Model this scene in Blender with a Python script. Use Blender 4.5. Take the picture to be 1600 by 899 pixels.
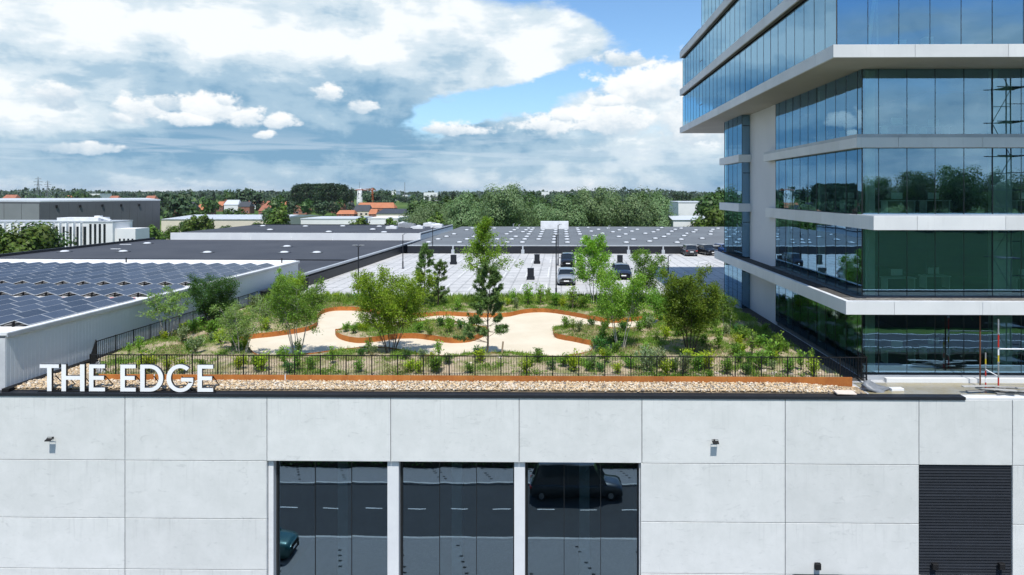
import bpy, math, random
import numpy as np
from mathutils import Vector, Matrix
from mathutils.geometry import delaunay_2d_cdt

for o in list(bpy.data.objects):
    bpy.data.objects.remove(o)
SC = bpy.context.scene
COL = SC.collection
PI = math.pi
R = math.radians

# ------------------------------------------------------------------ camera
F, PPX, PPY, W, H = 1067.0, 861.0, 300.0, 1600.0, 899.0   # photograph pixels
YAW = math.atan(16 / 1067)
CAM_Z = 9.5                       # roof level of the podium is z = 0, street is z = -10.5
GZ = -10.5
cd = bpy.data.cameras.new('camera')
cam = bpy.data.objects.new('camera', cd)
COL.objects.link(cam)
cam.location = (0, 0, CAM_Z)
cam.rotation_euler = (PI / 2, 0, YAW)
cd.sensor_width = 36
cd.lens = 36 * F / W
cd.shift_x = -(PPX - W / 2) / W
cd.shift_y = -(H / 2 - PPY) / W
cd.clip_start = 0.5
cd.clip_end = 20000
SC.camera = cam

# ------------------------------------------------------------------ render settings
SC.render.engine = 'CYCLES'
cy = SC.cycles
cy.use_denoising = True
cy.caustics_reflective = False
cy.caustics_refractive = False
cy.max_bounces = 8
cy.transparent_max_bounces = 12
cy.sample_clamp_indirect = 6
SC.view_settings.view_transform = 'Standard'
SC.view_settings.look = 'None'
SC.view_settings.exposure = 0.12
SC.view_settings.gamma = 1.0
SC.view_settings.use_curve_mapping = False

# ------------------------------------------------------------------ sun
SUN_EL, SUN_AZ = 61.4, 6.0        # from behind the camera, slightly from the right
sd = bpy.data.lights.new('sun', 'SUN')
sun = bpy.data.objects.new('sun', sd)
COL.objects.link(sun)
sd.energy = 5.0
sd.angle = R(0.53)
sd.color = (1.0, 0.965, 0.91)
to_sun = Vector((math.sin(R(SUN_AZ)) * math.cos(R(SUN_EL)), -math.cos(R(SUN_AZ)) * math.cos(R(SUN_EL)), math.sin(R(SUN_EL))))
sun.rotation_euler = to_sun.to_track_quat('Z', 'Y').to_euler()
sun.location = (0, -40, 120)

# ------------------------------------------------------------------ node helper
class NT:
    def __init__(s, tree):
        s.t = tree; s.n = tree.nodes; s.l = tree.links
    def _in(s, sock, v):
        if v is None: return
        if hasattr(v, 'is_output') or isinstance(v, bpy.types.NodeSocket): s.l.new(v, sock)
        else: sock.default_value = v
    def m(s, op, a, b=None, c=None, clamp=False):
        n = s.n.new('ShaderNodeMath'); n.operation = op; n.use_clamp = clamp
        for i, v in enumerate((a, b, c)): s._in(n.inputs[i], v)
        return n.outputs[0]
    def vm(s, op, a, b=None):
        n = s.n.new('ShaderNodeVectorMath'); n.operation = op
        s._in(n.inputs[0], a); s._in(n.inputs[1], b)
        return n.outputs[0]
    def noise(s, vec, scale, detail=4, rough=0.5, dist=0.0, col=False):
        n = s.n.new('ShaderNodeTexNoise')
        s._in(n.inputs['Vector'], vec)
        n.inputs['Scale'].default_value = scale; n.inputs['Detail'].default_value = detail
        n.inputs['Roughness'].default_value = rough; n.inputs['Distortion'].default_value = dist
        return n.outputs['Color' if col else 'Fac']
    def ramp(s, v, lo, hi, a=0.0, b=1.0, smooth=True):
        n = s.n.new('ShaderNodeMapRange'); n.interpolation_type = 'SMOOTHSTEP' if smooth else 'LINEAR'
        s._in(n.inputs['Value'], v)
        s._in(n.inputs['From Min'], lo); s._in(n.inputs['From Max'], hi)
        s._in(n.inputs['To Min'], a); s._in(n.inputs['To Max'], b)
        return n.outputs['Result']
    def mix(s, f, a, b, mode='MIX'):
        n = s.n.new('ShaderNodeMix'); n.data_type = 'RGBA'; n.blend_type = mode
        n.clamp_factor = True
        s._in(n.inputs[0], f)
        for i, v in ((6, a), (7, b)):
            if isinstance(v, tuple) and len(v) == 3: v = v + (1,)
            s._in(n.inputs[i], v)
        return n.outputs[2]
    def xyz(s, x, y, z):
        n = s.n.new('ShaderNodeCombineXYZ')
        for i, v in enumerate((x, y, z)): s._in(n.inputs[i], v)
        return n.outputs[0]
    def sep(s, v):
        n = s.n.new('ShaderNodeSeparateXYZ'); s._in(n.inputs[0], v)
        return n.outputs

# ------------------------------------------------------------------ world: Nishita sky with broken cloud
world = bpy.data.worlds.new('World'); SC.world = world
world.use_nodes = True
def build_world():
    t = NT(world.node_tree); t.n.clear()
    out = t.n.new('ShaderNodeOutputWorld')
    sky = t.n.new('ShaderNodeTexSky'); sky.sky_type = 'NISHITA'; sky.sun_disc = False
    sky.sun_elevation = R(SUN_EL); sky.sun_rotation = R(180 - SUN_AZ)
    sky.air_density = 1.0; sky.dust_density = 0.6; sky.ozone_density = 1.6
    tc = t.n.new('ShaderNodeTexCoord')
    d = tc.outputs['Generated']
    x, y, z = t.sep(d)
    az = t.m('ARCTAN2', x, y)
    el = t.m('ARCSINE', z)
    pos = t.xyz(x, y, t.m('MULTIPLY', z, 3.2))
    pos2 = t.xyz(x, y, t.m('MULTIPLY', z, 2.2))
    pos3 = t.xyz(x, y, t.m('MULTIPLY', z, 1.5))
    base = t.mix(1.0, sky.outputs[0], (SKY_K * .74, SKY_K * .95, SKY_K * 1.10), 'MULTIPLY')
    warp = t.noise(pos2, 5.0, 6, 0.6, 0.0, col=True)
    wr, wg, wb = t.sep(warp)
    azw = t.m('ADD', az, t.m('MULTIPLY', t.m('SUBTRACT', wr, 0.5), 0.30))
    elw = t.m('ADD', el, t.m('MULTIPLY', t.m('SUBTRACT', wg, 0.5), 0.10))
    nbig = t.noise(pos, 2.6, 5, 0.55, 0.3)
    nmid = t.noise(pos3, 7.5, 7, 0.57, 0.25)
    nfine = t.noise(pos, 22.0, 4, 0.6)
    hz = t.m('POWER', 2.718, t.m('MULTIPLY', t.m('ABSOLUTE', el), -14.0))
    col = t.mix(t.m('MULTIPLY', hz, 0.8), base, (0.44, 0.62, 0.80))
    def ae(px, py):
        u = (px - 877) / F; v = (300 - py) / F
        return math.atan(u), math.atan(v / math.sqrt(1 + u * u))
    def ell(px, py, wx, wy, rot=0.0, A=None, E_=None):
        """squared elliptical distance in azimuth and elevation, widths given in photo pixels"""
        a0, e0 = ae(px, py)
        da = t.m('SUBTRACT', A or az, a0); de = t.m('SUBTRACT', E_ or el, e0)
        c, s_ = math.cos(rot), math.sin(rot)
        p = t.m('MULTIPLY', t.m('ADD', t.m('MULTIPLY', da, c), t.m('MULTIPLY', de, s_)), F / wx)
        q = t.m('MULTIPLY', t.m('SUBTRACT', t.m('MULTIPLY', de, c), t.m('MULTIPLY', da, s_)), F / wy)
        return t.m('ADD', t.m('MULTIPLY', p, p), t.m('MULTIPLY', q, q)), de
    def blobs(lst, start):
        acc = start
        for (px, py, wx, wy, rot, k) in lst:
            r2, _ = ell(px, py, wx, wy, rot, azw, elw)
            acc = t.m('ADD', acc, t.m('MULTIPLY', t.m('POWER', 2.718, t.m('MULTIPLY', r2, -1.0)), k))
        return acc
    # cloud cover, with the openings of blue the photograph has
    cover = blobs([(800, 158, 170, 24, .30, -.70), (930, 128, 60, 26, .3, -.35), (1010, 25, 110, 55, -.3, -.75), (850, 5, 110, 26, 0, -.30), (690, 200, 60, 16, .2, -.25),
                   (300, 90, 420, 120, 0, .45), (760, 70, 200, 40, .05, .38), (960, 100, 60, 18, .2, .25), (950, 250, 300, 40, 0, .25), (300, 250, 500, 40, 0, .3)],
                  t.m('ADD', 0.58, t.m('MULTIPLY', t.m('SUBTRACT', nbig, 0.5), 0.9)))
    # clearer overhead, as the deep blue mirrored in the upper floors shows
    rear = t.ramp(y, 0.35, -0.35, 0.0, 1.0)
    cover = t.m('SUBTRACT', cover, t.ramp(t.m('ADD', el, t.m('MULTIPLY', rear, R(7.5))), R(16.5), R(26), 0.0, 0.6))
    cov = t.ramp(cover, 0.30, 0.62)
    bright = blobs([(250, 35, 240, 36, 0, .20), (470, 70, 110, 26, 0, .20), (120, 75, 120, 16, -.1, .12), (760, 75, 190, 30, .05, .14), (650, 30, 90, 26, 0, .18), (45, 160, 70, 45, 0, .16),
                    (300, 125, 300, 22, 0, -.14), (300, 178, 170, 30, 0, -.22), (500, 150, 260, 30, 0, -.20), (420, 222, 270, 30, 0, -.62), (120, 225, 160, 22, 0, -.30), (640, 225, 120, 30, 0, -.20), (300, 270, 420, 18, 0, -.28), (880, 250, 260, 34, 0, -.16),
                    (700, 175, 110, 22, .1, -.10)],
                   t.m('ADD', 0.61, t.m('ADD', t.m('MULTIPLY', t.m('SUBTRACT', nmid, 0.5), 1.9), t.m('MULTIPLY', t.m('SUBTRACT', nfine, 0.5), 0.5))))
    c1 = t.mix(t.ramp(bright, 0.0, 0.36), (0.195, 0.37, 0.54), (0.39, 0.55, 0.68))
    c1 = t.mix(t.ramp(bright, 0.34, 0.62), c1, (0.66, 0.765, 0.835))
    c1 = t.mix(t.ramp(bright, 0.60, 0.86), c1, (0.92, 0.955, 0.97))
    col = t.mix(t.m('MULTIPLY', cov, 0.97), col, c1)
    # thin flat banks low over the horizon
    nb = t.noise(t.xyz(x, y, t.m('MULTIPLY', z, 16.0)), 5.0, 4, 0.55, 0.2)
    low = t.ramp(nb, 0.47, 0.62)
    lowmask = t.m('MULTIPLY', t.ramp(el, R(0.8), R(2.5)), t.ramp(el, R(3.2), R(5.5), 1.0, 0.0))
    col = t.mix(t.m('MULTIPLY', t.m('MULTIPLY', low, lowmask), 0.45), col, (0.62, 0.73, 0.83))
    # heaped cumulus: (centre x, y, half width, half height, brightness)
    puffs = [(208, 170, 50, 30, .95), (175, 184, 28, 14, .85), (255, 164, 34, 18, .6), (318, 170, 56, 32, 1.), (345, 158, 24, 18, 1.), (285, 186, 44, 15, .95),
             (385, 184, 32, 22, .95), (432, 190, 30, 16, .9), (410, 212, 18, 8, .85), (508, 147, 28, 17, .8), (562, 168, 24, 12, .6), (92, 155, 42, 28, .7),
             (848, 200, 56, 30, 1.), (878, 182, 24, 20, 1.), (960, 192, 76, 36, .95), (1015, 140, 95, 56, 1.),
             (950, 160, 40, 16, .95), (1100, 185, 100, 65, .9), (975, 96, 60, 22, .7), (690, 205, 70, 16, .75), (110, 232, 64, 11, .5)]
    nz = t.m('SUBTRACT', t.noise(pos3, 13.0, 5, 0.62, 0.0), 0.5)
    nz2 = t.m('SUBTRACT', t.noise(pos3, 46.0, 3, 0.6), 0.5)
    best = None; bsh = None
    for (px, py, wx, wy, br) in puffs:
        r2, de = ell(px, py, wx, wy)
        # flatter undersides
        under = t.m('MULTIPLY', t.m('MAXIMUM', t.m('MULTIPLY', de, -F / wy), 0.0), 0.55)
        f = t.m('SUBTRACT', 1.0, t.m('ADD', t.m('SQRT', r2), under))
        f = t.m('ADD', f, t.m('MULTIPLY', nz, 2.6))
        f = t.m('ADD', f, t.m('MULTIPLY', nz2, 1.3))
        sh = t.m('MULTIPLY', t.m('ADD', t.m('MULTIPLY', de, F / wy), 1.0), 0.5 * br)
        if best is None: best, bsh = f, sh
        else:
            w = t.ramp(t.m('SUBTRACT', f, best), -0.15, 0.15)
            bsh = t.m('ADD', t.m('MULTIPLY', bsh, t.m('SUBTRACT', 1.0, w)), t.m('MULTIPLY', sh, w))
            best = t.m('MAXIMUM', best, f)
    a = t.ramp(best, 0.02, 0.50)
    tone = t.ramp(t.m('ADD', bsh, t.m('ADD', t.m('MULTIPLY', nz, 0.9), t.m('MULTIPLY', nz2, 0.5))), 0.08, 0.72)
    cc = t.mix(tone, (0.46, 0.60, 0.72), (0.935, 0.96, 0.97))
    col = t.mix(a, col, cc)
    bg = t.n.new('ShaderNodeBackground')
    t.l.new(col, bg.inputs[0]); bg.inputs[1].default_value = 1.0
    t.l.new(bg.outputs[0], out.inputs[0])
SKY_K = 0.15
build_world()
world.cycles.sampling_method = 'MANUAL'
world.cycles.sample_map_resolution = 256

# ------------------------------------------------------------------ pixel -> place
def ray(px, py):
    u = (px - PPX) / F; v = (PPY - py) / F; c, s = math.cos(YAW), math.sin(YAW)
    return (u * c - s, u * s + c, v)
def at(px, py, z=0.0):
    r = ray(px, py); k = (z - CAM_Z) / r[2]
    return Vector((r[0] * k, r[1] * k, z))
def aty(px, py, Y):
    r = ray(px, py); k = Y / r[1]
    return Vector((r[0] * k, Y, CAM_Z + r[2] * k))
def to_px(p):
    c, s = math.cos(YAW), math.sin(YAW)
    dep = -p[0] * s + p[1] * c; lat = p[0] * c + p[1] * s
    return PPX + F * lat / dep, PPY - F * (p[2] - CAM_Z) / dep

# ------------------------------------------------------------------ mesh and object helpers
class MB:
    def __init__(s): s.v = []; s.f = []; s.mi = []
    def add(s, vs, fs, mi=0):
        b = len(s.v); s.v += [tuple(p) for p in vs]
        for f in fs: s.f.append(tuple(i + b for i in f)); s.mi.append(mi)
        return s
    def box(s, x0, x1, y0, y1, z0, z1, mi=0):
        return s.add([(x0, y0, z0), (x1, y0, z0), (x1, y1, z0), (x0, y1, z0), (x0, y0, z1), (x1, y0, z1), (x1, y1, z1), (x0, y1, z1)],
                     [(3, 2, 1, 0), (4, 5, 6, 7), (0, 1, 5, 4), (1, 2, 6, 5), (2, 3, 7, 6), (3, 0, 4, 7)], mi)
    def chamfer(s, x0, x1, y0, y1, z0, z1, c, mi=0):
        """box whose front (-y) edges are bevelled"""
        return s.add([(x0, y1, z0), (x1, y1, z0), (x1, y1, z1), (x0, y1, z1), (x0, y0 + c, z0), (x1, y0 + c, z0), (x1, y0 + c, z1), (x0, y0 + c, z1),
                      (x0 + c, y0, z0 + c), (x1 - c, y0, z0 + c), (x1 - c, y0, z1 - c), (x0 + c, y0, z1 - c)],
                     [(0, 3, 2, 1), (0, 4, 7, 3), (1, 2, 6, 5), (0, 1, 5, 4), (3, 7, 6, 2), (8, 9, 10, 11), (4, 5, 9, 8), (5, 6, 10, 9), (6, 7, 11, 10), (7, 4, 8, 11)], mi)
    def beam(s, p, q, w, h=None, mi=0):
        p, q = Vector(p), Vector(q); h = h or w
        d = (q - p).normalized(); up = Vector((0, 0, 1)) if abs(d.z) < .95 else Vector((0, 1, 0))
        a = d.cross(up).normalized() * w / 2; b = a.cross(d).normalized() * h / 2
        return s.add([p - a - b, p + a - b, p + a + b, p - a + b, q - a - b, q + a - b, q + a + b, q - a + b],
                     [(0, 1, 2, 3), (7, 6, 5, 4), (0, 4, 5, 1), (1, 5, 6, 2), (2, 6, 7, 3), (3, 7, 4, 0)], mi)
    def tube(s, pts, rad, n=6, mi=0, cap=True):
        pts = [Vector(p) for p in pts]; b0 = len(s.v); m = len(pts)
        for i, p in enumerate(pts):
            d = (pts[min(i + 1, m - 1)] - pts[max(i - 1, 0)]).normalized()
            up = Vector((0, 0, 1)) if abs(d.z) < .9 else Vector((1, 0, 0))
            a = d.cross(up).normalized(); b = a.cross(d)
            r = rad[i] if isinstance(rad, (list, tuple)) else rad
            for k in range(n):
                t = 2 * PI * k / n
                s.v.append(tuple(p + (a * math.cos(t) + b * math.sin(t)) * r))
        for i in range(m - 1):
            for k in range(n):
                k2 = (k + 1) % n
                s.f.append((b0 + i * n + k, b0 + i * n + k2, b0 + (i + 1) * n + k2, b0 + (i + 1) * n + k)); s.mi.append(mi)
        if cap:
            s.f.append(tuple(b0 + k for k in range(n))[::-1]); s.mi.append(mi)
            s.f.append(tuple(b0 + (m - 1) * n + k for k in range(n))); s.mi.append(mi)
        return s
    def prism(s, poly, z0, z1, mi=0):
        n = len(poly); vs = [(p[0], p[1], z0) for p in poly] + [(p[0], p[1], z1) for p in poly]
        fs = [tuple(range(n))[::-1], tuple(range(n, 2 * n))] + [(i, (i + 1) % n, n + (i + 1) % n, n + i) for i in range(n)]
        return s.add(vs, fs, mi)
    def prism_y(s, poly, y0, y1, mi=0, side=None):
        """polygon of (x, z) extruded from y0 (front) to y1"""
        n = len(poly); vs = [(p[0], y0, p[1]) for p in poly] + [(p[0], y1, p[1]) for p in poly]
        s.add(vs, [tuple(range(n)), tuple(range(n, 2 * n))[::-1]], mi)
        b = len(s.v) - 2 * n
        for i in range(n):
            s.f.append((b + i, b + n + i, b + n + (i + 1) % n, b + (i + 1) % n)); s.mi.append(mi if side is None else side)
        return s
    def dome(s, c, rx, ry, h, n=8, m=3, mi=0):
        b = len(s.v)
        for j in range(m):
            t = j / m * PI / 2
            for k in range(n):
                a = 2 * PI * k / n
                s.v.append((c[0] + rx * math.cos(a) * math.cos(t), c[1] + ry * math.sin(a) * math.cos(t), c[2] + h * math.sin(t)))
        s.v.append((c[0], c[1], c[2] + h))
        for j in range(m - 1):
            for k in range(n):
                s.f.append((b + j * n + k, b + j * n + (k + 1) % n, b + (j + 1) * n + (k + 1) % n, b + (j + 1) * n + k)); s.mi.append(mi)
        for k in range(n):
            s.f.append((b + (m - 1) * n + k, b + (m - 1) * n + (k + 1) % n, b + m * n)); s.mi.append(mi)
        return s
    def mesh(s, name, mats, smooth=False):
        me = bpy.data.meshes.new(name)
        me.from_pydata(s.v, [], s.f)
        for m in (mats if isinstance(mats, (list, tuple)) else [mats]): me.materials.append(m)
        me.polygons.foreach_set('material_index', s.mi)
        if smooth: me.polygons.foreach_set('use_smooth', [True] * len(s.f))
        me.update()
        return me
    def build(s, name, mats, parent=None, smooth=False):
        return link(name, s.mesh(name, mats, smooth), parent)

def link(name, me, parent=None, loc=None, rz=0.0, scale=None):
    o = bpy.data.objects.new(name, me); COL.objects.link(o)
    if parent is not None: o.parent = parent
    if loc is not None: o.location = loc
    if rz: o.rotation_euler = (0, 0, rz)
    if scale is not None: o.scale = scale if not isinstance(scale, (int, float)) else (scale,) * 3
    return o
def tag(o, label=None, cat=None, group=None, kind=None):
    if label: o['label'] = label
    if cat: o['category'] = cat
    if group: o['group'] = group
    if kind: o['kind'] = kind
    return o
def thing(name, label, cat, loc=(0, 0, 0), rz=0.0, group=None, scale=None):
    o = link(name, None, None, loc, rz, scale)
    o.empty_display_size = .2
    return tag(o, label, cat, group)
def dup(root, loc, rz=0.0, scale=None, label=None, group=None):
    r = root.copy(); COL.objects.link(r); r.location = loc; r.rotation_euler = (0, 0, rz)
    if scale is not None: r.scale = scale if not isinstance(scale, (int, float)) else (scale,) * 3
    if label: r['label'] = label
    if group: r['group'] = group
    for ch in list(root.children):
        c = ch.copy(); COL.objects.link(c); c.parent = r
        for g in list(ch.children):
            e = g.copy(); COL.objects.link(e); e.parent = c
    return r

# ------------------------------------------------------------------ materials
def new_mat(name):
    m = bpy.data.materials.new(name); m.use_nodes = True
    t = NT(m.node_tree); t.n.clear()
    out = t.n.new('ShaderNodeOutputMaterial')
    return m, t, out
def principled(t, out, col, rough=.6, spec=.4, metal=0.0, normal=None):
    p = t.n.new('ShaderNodeBsdfPrincipled')
    if isinstance(col, tuple): col = col[:3] + (1,)
    t._in(p.inputs['Base Color'], col); t._in(p.inputs['Roughness'], rough)
    p.inputs['Specular IOR Level'].default_value = spec; p.inputs['Metallic'].default_value = metal
    if normal is not None: t.l.new(normal, p.inputs['Normal'])
    t.l.new(p.outputs[0], out.inputs[0])
    return p
def bump(t, h, strength=.3, dist=.02):
    b = t.n.new('ShaderNodeBump'); b.inputs['Strength'].default_value = strength; b.inputs['Distance'].default_value = dist
    t.l.new(h, b.inputs['Height'])
    return b.outputs[0]
def coords(t, kind='Object'):
    return t.n.new('ShaderNodeTexCoord').outputs[kind]
def wpos(t):
    return t.n.new('ShaderNodeNewGeometry').outputs['Position']
def pm(name, c1, c2=None, scale=3.0, rough=.7, spec=.3, metal=0.0, bmp=0.0, bscale=None, fine=.12, rnd=0.0, stretch=None):
    """two-tone mottled material in world space, fine grain, optional per-object value shift"""
    m, t, out = new_mat(name)
    p = wpos(t)
    if stretch: p = t.vm('MULTIPLY', p, stretch)
    if c2 is None: c2 = tuple(a * .82 for a in c1)
    n1 = t.noise(p, scale, 6, .6)
    col = t.mix(t.ramp(n1, .3, .7), c1, c2)
    n2 = t.noise(p, scale * 9, 3, .6)
    if fine: col = t.mix(1.0, col, t.mix(n2, (1 - fine,) * 3, (1 + fine,) * 3), 'MULTIPLY')
    if rnd:
        oi = t.n.new('ShaderNodeObjectInfo')
        k = t.ramp(oi.outputs['Random'], 0, 1, 1 - rnd, 1 + rnd, smooth=False)
        col = t.mix(1.0, col, t.xyz(k, k, k), 'MULTIPLY')
    nm = bump(t, t.noise(p, bscale or scale * 9, 4, .6), bmp, .02) if bmp else None
    principled(t, out, col, rough, spec, metal, nm)
    return m
def leaf_mat(name, c, vary=.4, trans=.35, hue=.03):
    m, t, out = new_mat(name)
    g = t.n.new('ShaderNodeNewGeometry')
    rp = g.outputs['Random Per Island']
    hs = t.n.new('ShaderNodeHueSaturation')
    hs.inputs['Color'].default_value = c + (1,)
    t.l.new(t.ramp(rp, 0, 1, 1 - vary, 1 + vary, smooth=False), hs.inputs['Value'])
    oi = t.n.new('ShaderNodeObjectInfo')
    h = t.m('ADD', t.m('MULTIPLY', t.m('SUBTRACT', t.m('FRACT', t.m('MULTIPLY', rp, 7.31)), .5), hue), .5)
    h = t.m('ADD', h, t.m('MULTIPLY', t.m('SUBTRACT', oi.outputs['Random'], .5), hue * .8))
    t.l.new(h, hs.inputs['Hue'])
    k = t.ramp(oi.outputs['Random'], 0, 1, .82, 1.2, smooth=False)
    hcol = t.mix(1.0, hs.outputs[0], t.xyz(k, k, k), 'MULTIPLY')
    d = t.n.new('ShaderNodeBsdfPrincipled'); t.l.new(hcol, d.inputs['Base Color'])
    d.inputs['Roughness'].default_value = .5; d.inputs['Specular IOR Level'].default_value = .25
    tr = t.n.new('ShaderNodeBsdfTranslucent')
    tcol = t.mix(1.0, hcol, (1.25, 1.3, .55), 'MULTIPLY'); t.l.new(tcol, tr.inputs[0])
    mx = t.n.new('ShaderNodeMixShader'); mx.inputs[0].default_value = trans
    t.l.new(d.outputs[0], mx.inputs[1]); t.l.new(tr.outputs[0], mx.inputs[2]); t.l.new(mx.outputs[0], out.inputs[0])
    return m
def glass_mat(name, refl, tint, trans, wob=.0):
    """coated facade glass: mirror part with Fresnel, the rest lets tinted light through"""
    m, t, out = new_mat(name)
    nm = None
    if wob:
        nm = bump(t, t.noise(wpos(t), .55, 2, .5), 1.0, wob)
    g = t.n.new('ShaderNodeBsdfGlossy'); g.inputs['Roughness'].default_value = 0.0; g.inputs['Color'].default_value = tint + (1,)
    tr = t.n.new('ShaderNodeBsdfTransparent'); tr.inputs[0].default_value = trans + (1,)
    fr = t.n.new('ShaderNodeFresnel'); fr.inputs['IOR'].default_value = 1.5
    if nm is not None: t.l.new(nm, g.inputs['Normal'])
    k = t.m('ADD', t.m('MULTIPLY', fr.outputs[0], 1.0 - refl), refl, clamp=True)
    mx = t.n.new('ShaderNodeMixShader'); t.l.new(k, mx.inputs[0])
    t.l.new(tr.outputs[0], mx.inputs[1]); t.l.new(g.outputs[0], mx.inputs[2]); t.l.new(mx.outputs[0], out.inputs[0])
    return m

M = {}
def concrete_panel_mat():
    m, t, out = new_mat('panel_concrete')
    p = wpos(t); oi = t.n.new('ShaderNodeObjectInfo')
    off = t.m('MULTIPLY', oi.outputs['Random'], 40.0)
    q = t.vm('ADD', p, t.xyz(off, off, off))
    cloud = t.noise(q, .8, 8, .70, .2)
    col = t.mix(t.ramp(cloud, .25, .75), (.565, .575, .555), (.645, .65, .63))
    ge = t.sep(coords(t, 'Generated'))
    # rain streaks hanging from the upper joint, a little dirt along every joint
    st = t.noise(t.vm('MULTIPLY', q, (5.5, 1, .22)), 1.5, 5, .7)
    col = t.mix(t.m('MULTIPLY', t.ramp(st, .52, .74, 0, .32), t.ramp(ge[2], .25, 1.0)), col, (.34, .345, .34))
    ex = t.m('ABSOLUTE', t.m('SUBTRACT', ge[0], .5)); ez = t.m('ABSOLUTE', t.m('SUBTRACT', ge[2], .5))
    edge = t.m('MAXIMUM', t.ramp(ex, .485, .5), t.ramp(ez, .46, .5))
    col = t.mix(t.m('MULTIPLY', edge, t.ramp(t.noise(q, 2.2, 5, .7), .40, .65, 0, .35)), col, (.42, .43, .43))
    smear = t.noise(t.vm('MULTIPLY', q, (1.1, 1, 2.6)), 1.1, 8, .74, 1.6)
    col = t.mix(t.ramp(smear, .55, .73, 0, .62), col, (.40, .41, .40))
    spots = t.noise(q, 9.0, 3, .8)
    col = t.mix(t.ramp(spots, .70, .80, 0, .35), col, (.45, .46, .46))
    grain = t.noise(p, 60, 3, .6)
    col = t.mix(1.0, col, t.mix(grain, (.95, .95, .95), (1.04, 1.04, 1.04)), 'MULTIPLY')
    k = t.ramp(oi.outputs['Random'], 0, 1, .93, 1.04, smooth=False)
    col = t.mix(1.0, col, t.xyz(k, k, k), 'MULTIPLY')
    principled(t, out, col, .62, .3, 0, bump(t, t.noise(p, 25, 4, .6), .12, .01))
    return m
M['panel'] = concrete_panel_mat()
M['concrete'] = pm('grey_concrete', (.50, .51, .52), (.42, .43, .45), .8, .75, bmp=.1)
M['white_concrete'] = pm('white_concrete', (.66, .67, .67), (.60, .61, .62), .5, .6, fine=.05, rnd=.03)
def band_mat():
    m, t, out = new_mat('white_fascia')
    p = wpos(t); oi = t.n.new('ShaderNodeObjectInfo')
    n1 = t.noise(p, .5, 6, .6); col = t.mix(t.ramp(n1, .3, .7), (.67, .67, .665), (.60, .605, .605))
    st = t.noise(t.vm('MULTIPLY', p, (4, 4, .3)), 1.6, 5, .7)
    col = t.mix(t.ramp(st, .54, .76, 0, .35), col, (.44, .44, .43))
    k = t.ramp(oi.outputs['Random'], 0, 1, .93, 1.04, smooth=False)
    col = t.mix(1.0, col, t.xyz(k, k, k), 'MULTIPLY')
    principled(t, out, col, .55, .35, 0, bump(t, t.noise(p, 18, 4, .6), .08, .01))
    return m
M['band'] = band_mat()
M['shaded_white_wall'] = pm('shaded_white_render', (.56, .57, .59), (.53, .54, .56), .4, .6, fine=.03)  # white wall greyed and blued, so part of its shade sits in the colour
M['soffit'] = pm('soffit_board', (.42, .40, .36), (.38, .36, .33), .4, .6, fine=.04)
M['dark_metal'] = pm('dark_metal', (.017, .020, .026), (.014, .016, .021), 2, .5, .3, fine=.1)
M['black'] = pm('black_metal', (.009, .009, .010), (.012, .012, .013), 2, .7, .2)
M['gap'] = pm('black_joint', (.012, .012, .013), None, 2, .9, .1)
M['joint'] = pm('joint_mortar', (.25, .26, .27), None, 2, .9, .1)
M['louvre'] = pm('louvre_metal', (.020, .023, .029), (.017, .020, .025), 2, .75, .15, rnd=.12)
M['white_paint'] = pm('white_paint', (.82, .82, .82), (.78, .78, .78), 1, .45, fine=.03)
M['letter_side'] = pm('letter_return', (.03, .03, .035), None, 2, .4, .5)
M['cladding'] = pm('metal_cladding', (.60, .645, .68), (.57, .615, .65), .35, .45, .5, fine=.03, rnd=.02)
M['cap_white'] = pm('white_cap', (.74, .75, .76), None, 1, .4, .4, fine=.04)
M['cap_grey'] = pm('grey_cap', (.40, .43, .46), None, 1, .4, .5, fine=.04)
M['membrane'] = pm('white_membrane', (.72, .71, .69), (.62, .61, .60), .3, .7, fine=.06)
M['bitumen'] = pm('bitumen', (.042, .046, .056), (.058, .062, .072), .12, .75, .3, fine=.15)
M['grey_roof'] = pm('grey_roofing', (.15, .165, .175), (.12, .13, .14), .10, .8, .2, fine=.15)
M['dome'] = pm('skylight_dome', (.60, .62, .64), (.54, .56, .58), 1, .25, .5, fine=.03)
M['corten'] = None
def corten_mat():
    m, t, out = new_mat('corten_steel')
    p = wpos(t)
    n1 = t.noise(t.vm('MULTIPLY', p, (1, 1, .6)), 1.2, 7, .65, .3); n2 = t.noise(p, 14, 5, .65)
    col = t.mix(t.ramp(n1, .3, .7), (.42, .155, .035), (.31, .10, .024))
    col = t.mix(t.ramp(n2, .45, .75, 0, .6), col, (.42, .17, .05))
    oi = t.n.new('ShaderNodeObjectInfo'); k = t.ramp(oi.outputs['Random'], 0, 1, .86, 1.12, smooth=False)
    col = t.mix(1.0, col, t.xyz(k, k, k), 'MULTIPLY')
    principled(t, out, col, .75, .25, 0, bump(t, n2, .25, .01))
    return m
M['corten'] = corten_mat()
def path_mat():
    m, t, out = new_mat('path_sand')
    p = wpos(t)
    n1 = t.noise(p, .45, 6, .6, .3); n2 = t.noise(p, 3.0, 6, .7); n3 = t.noise(p, 45, 3, .7)
    col = t.mix(t.ramp(n1, .3, .7), (.64, .57, .455), (.58, .51, .395))
    col = t.mix(t.ramp(n2, .58, .76, 0, .45), col, (.47, .39, .30))
    col = t.mix(1.0, col, t.mix(n3, (.84, .84, .84), (1.13, 1.13, 1.13)), 'MULTIPLY')
    principled(t, out, col, .9, .15, 0, bump(t, n3, .4, .015))
    return m
M['path'] = path_mat()
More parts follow.
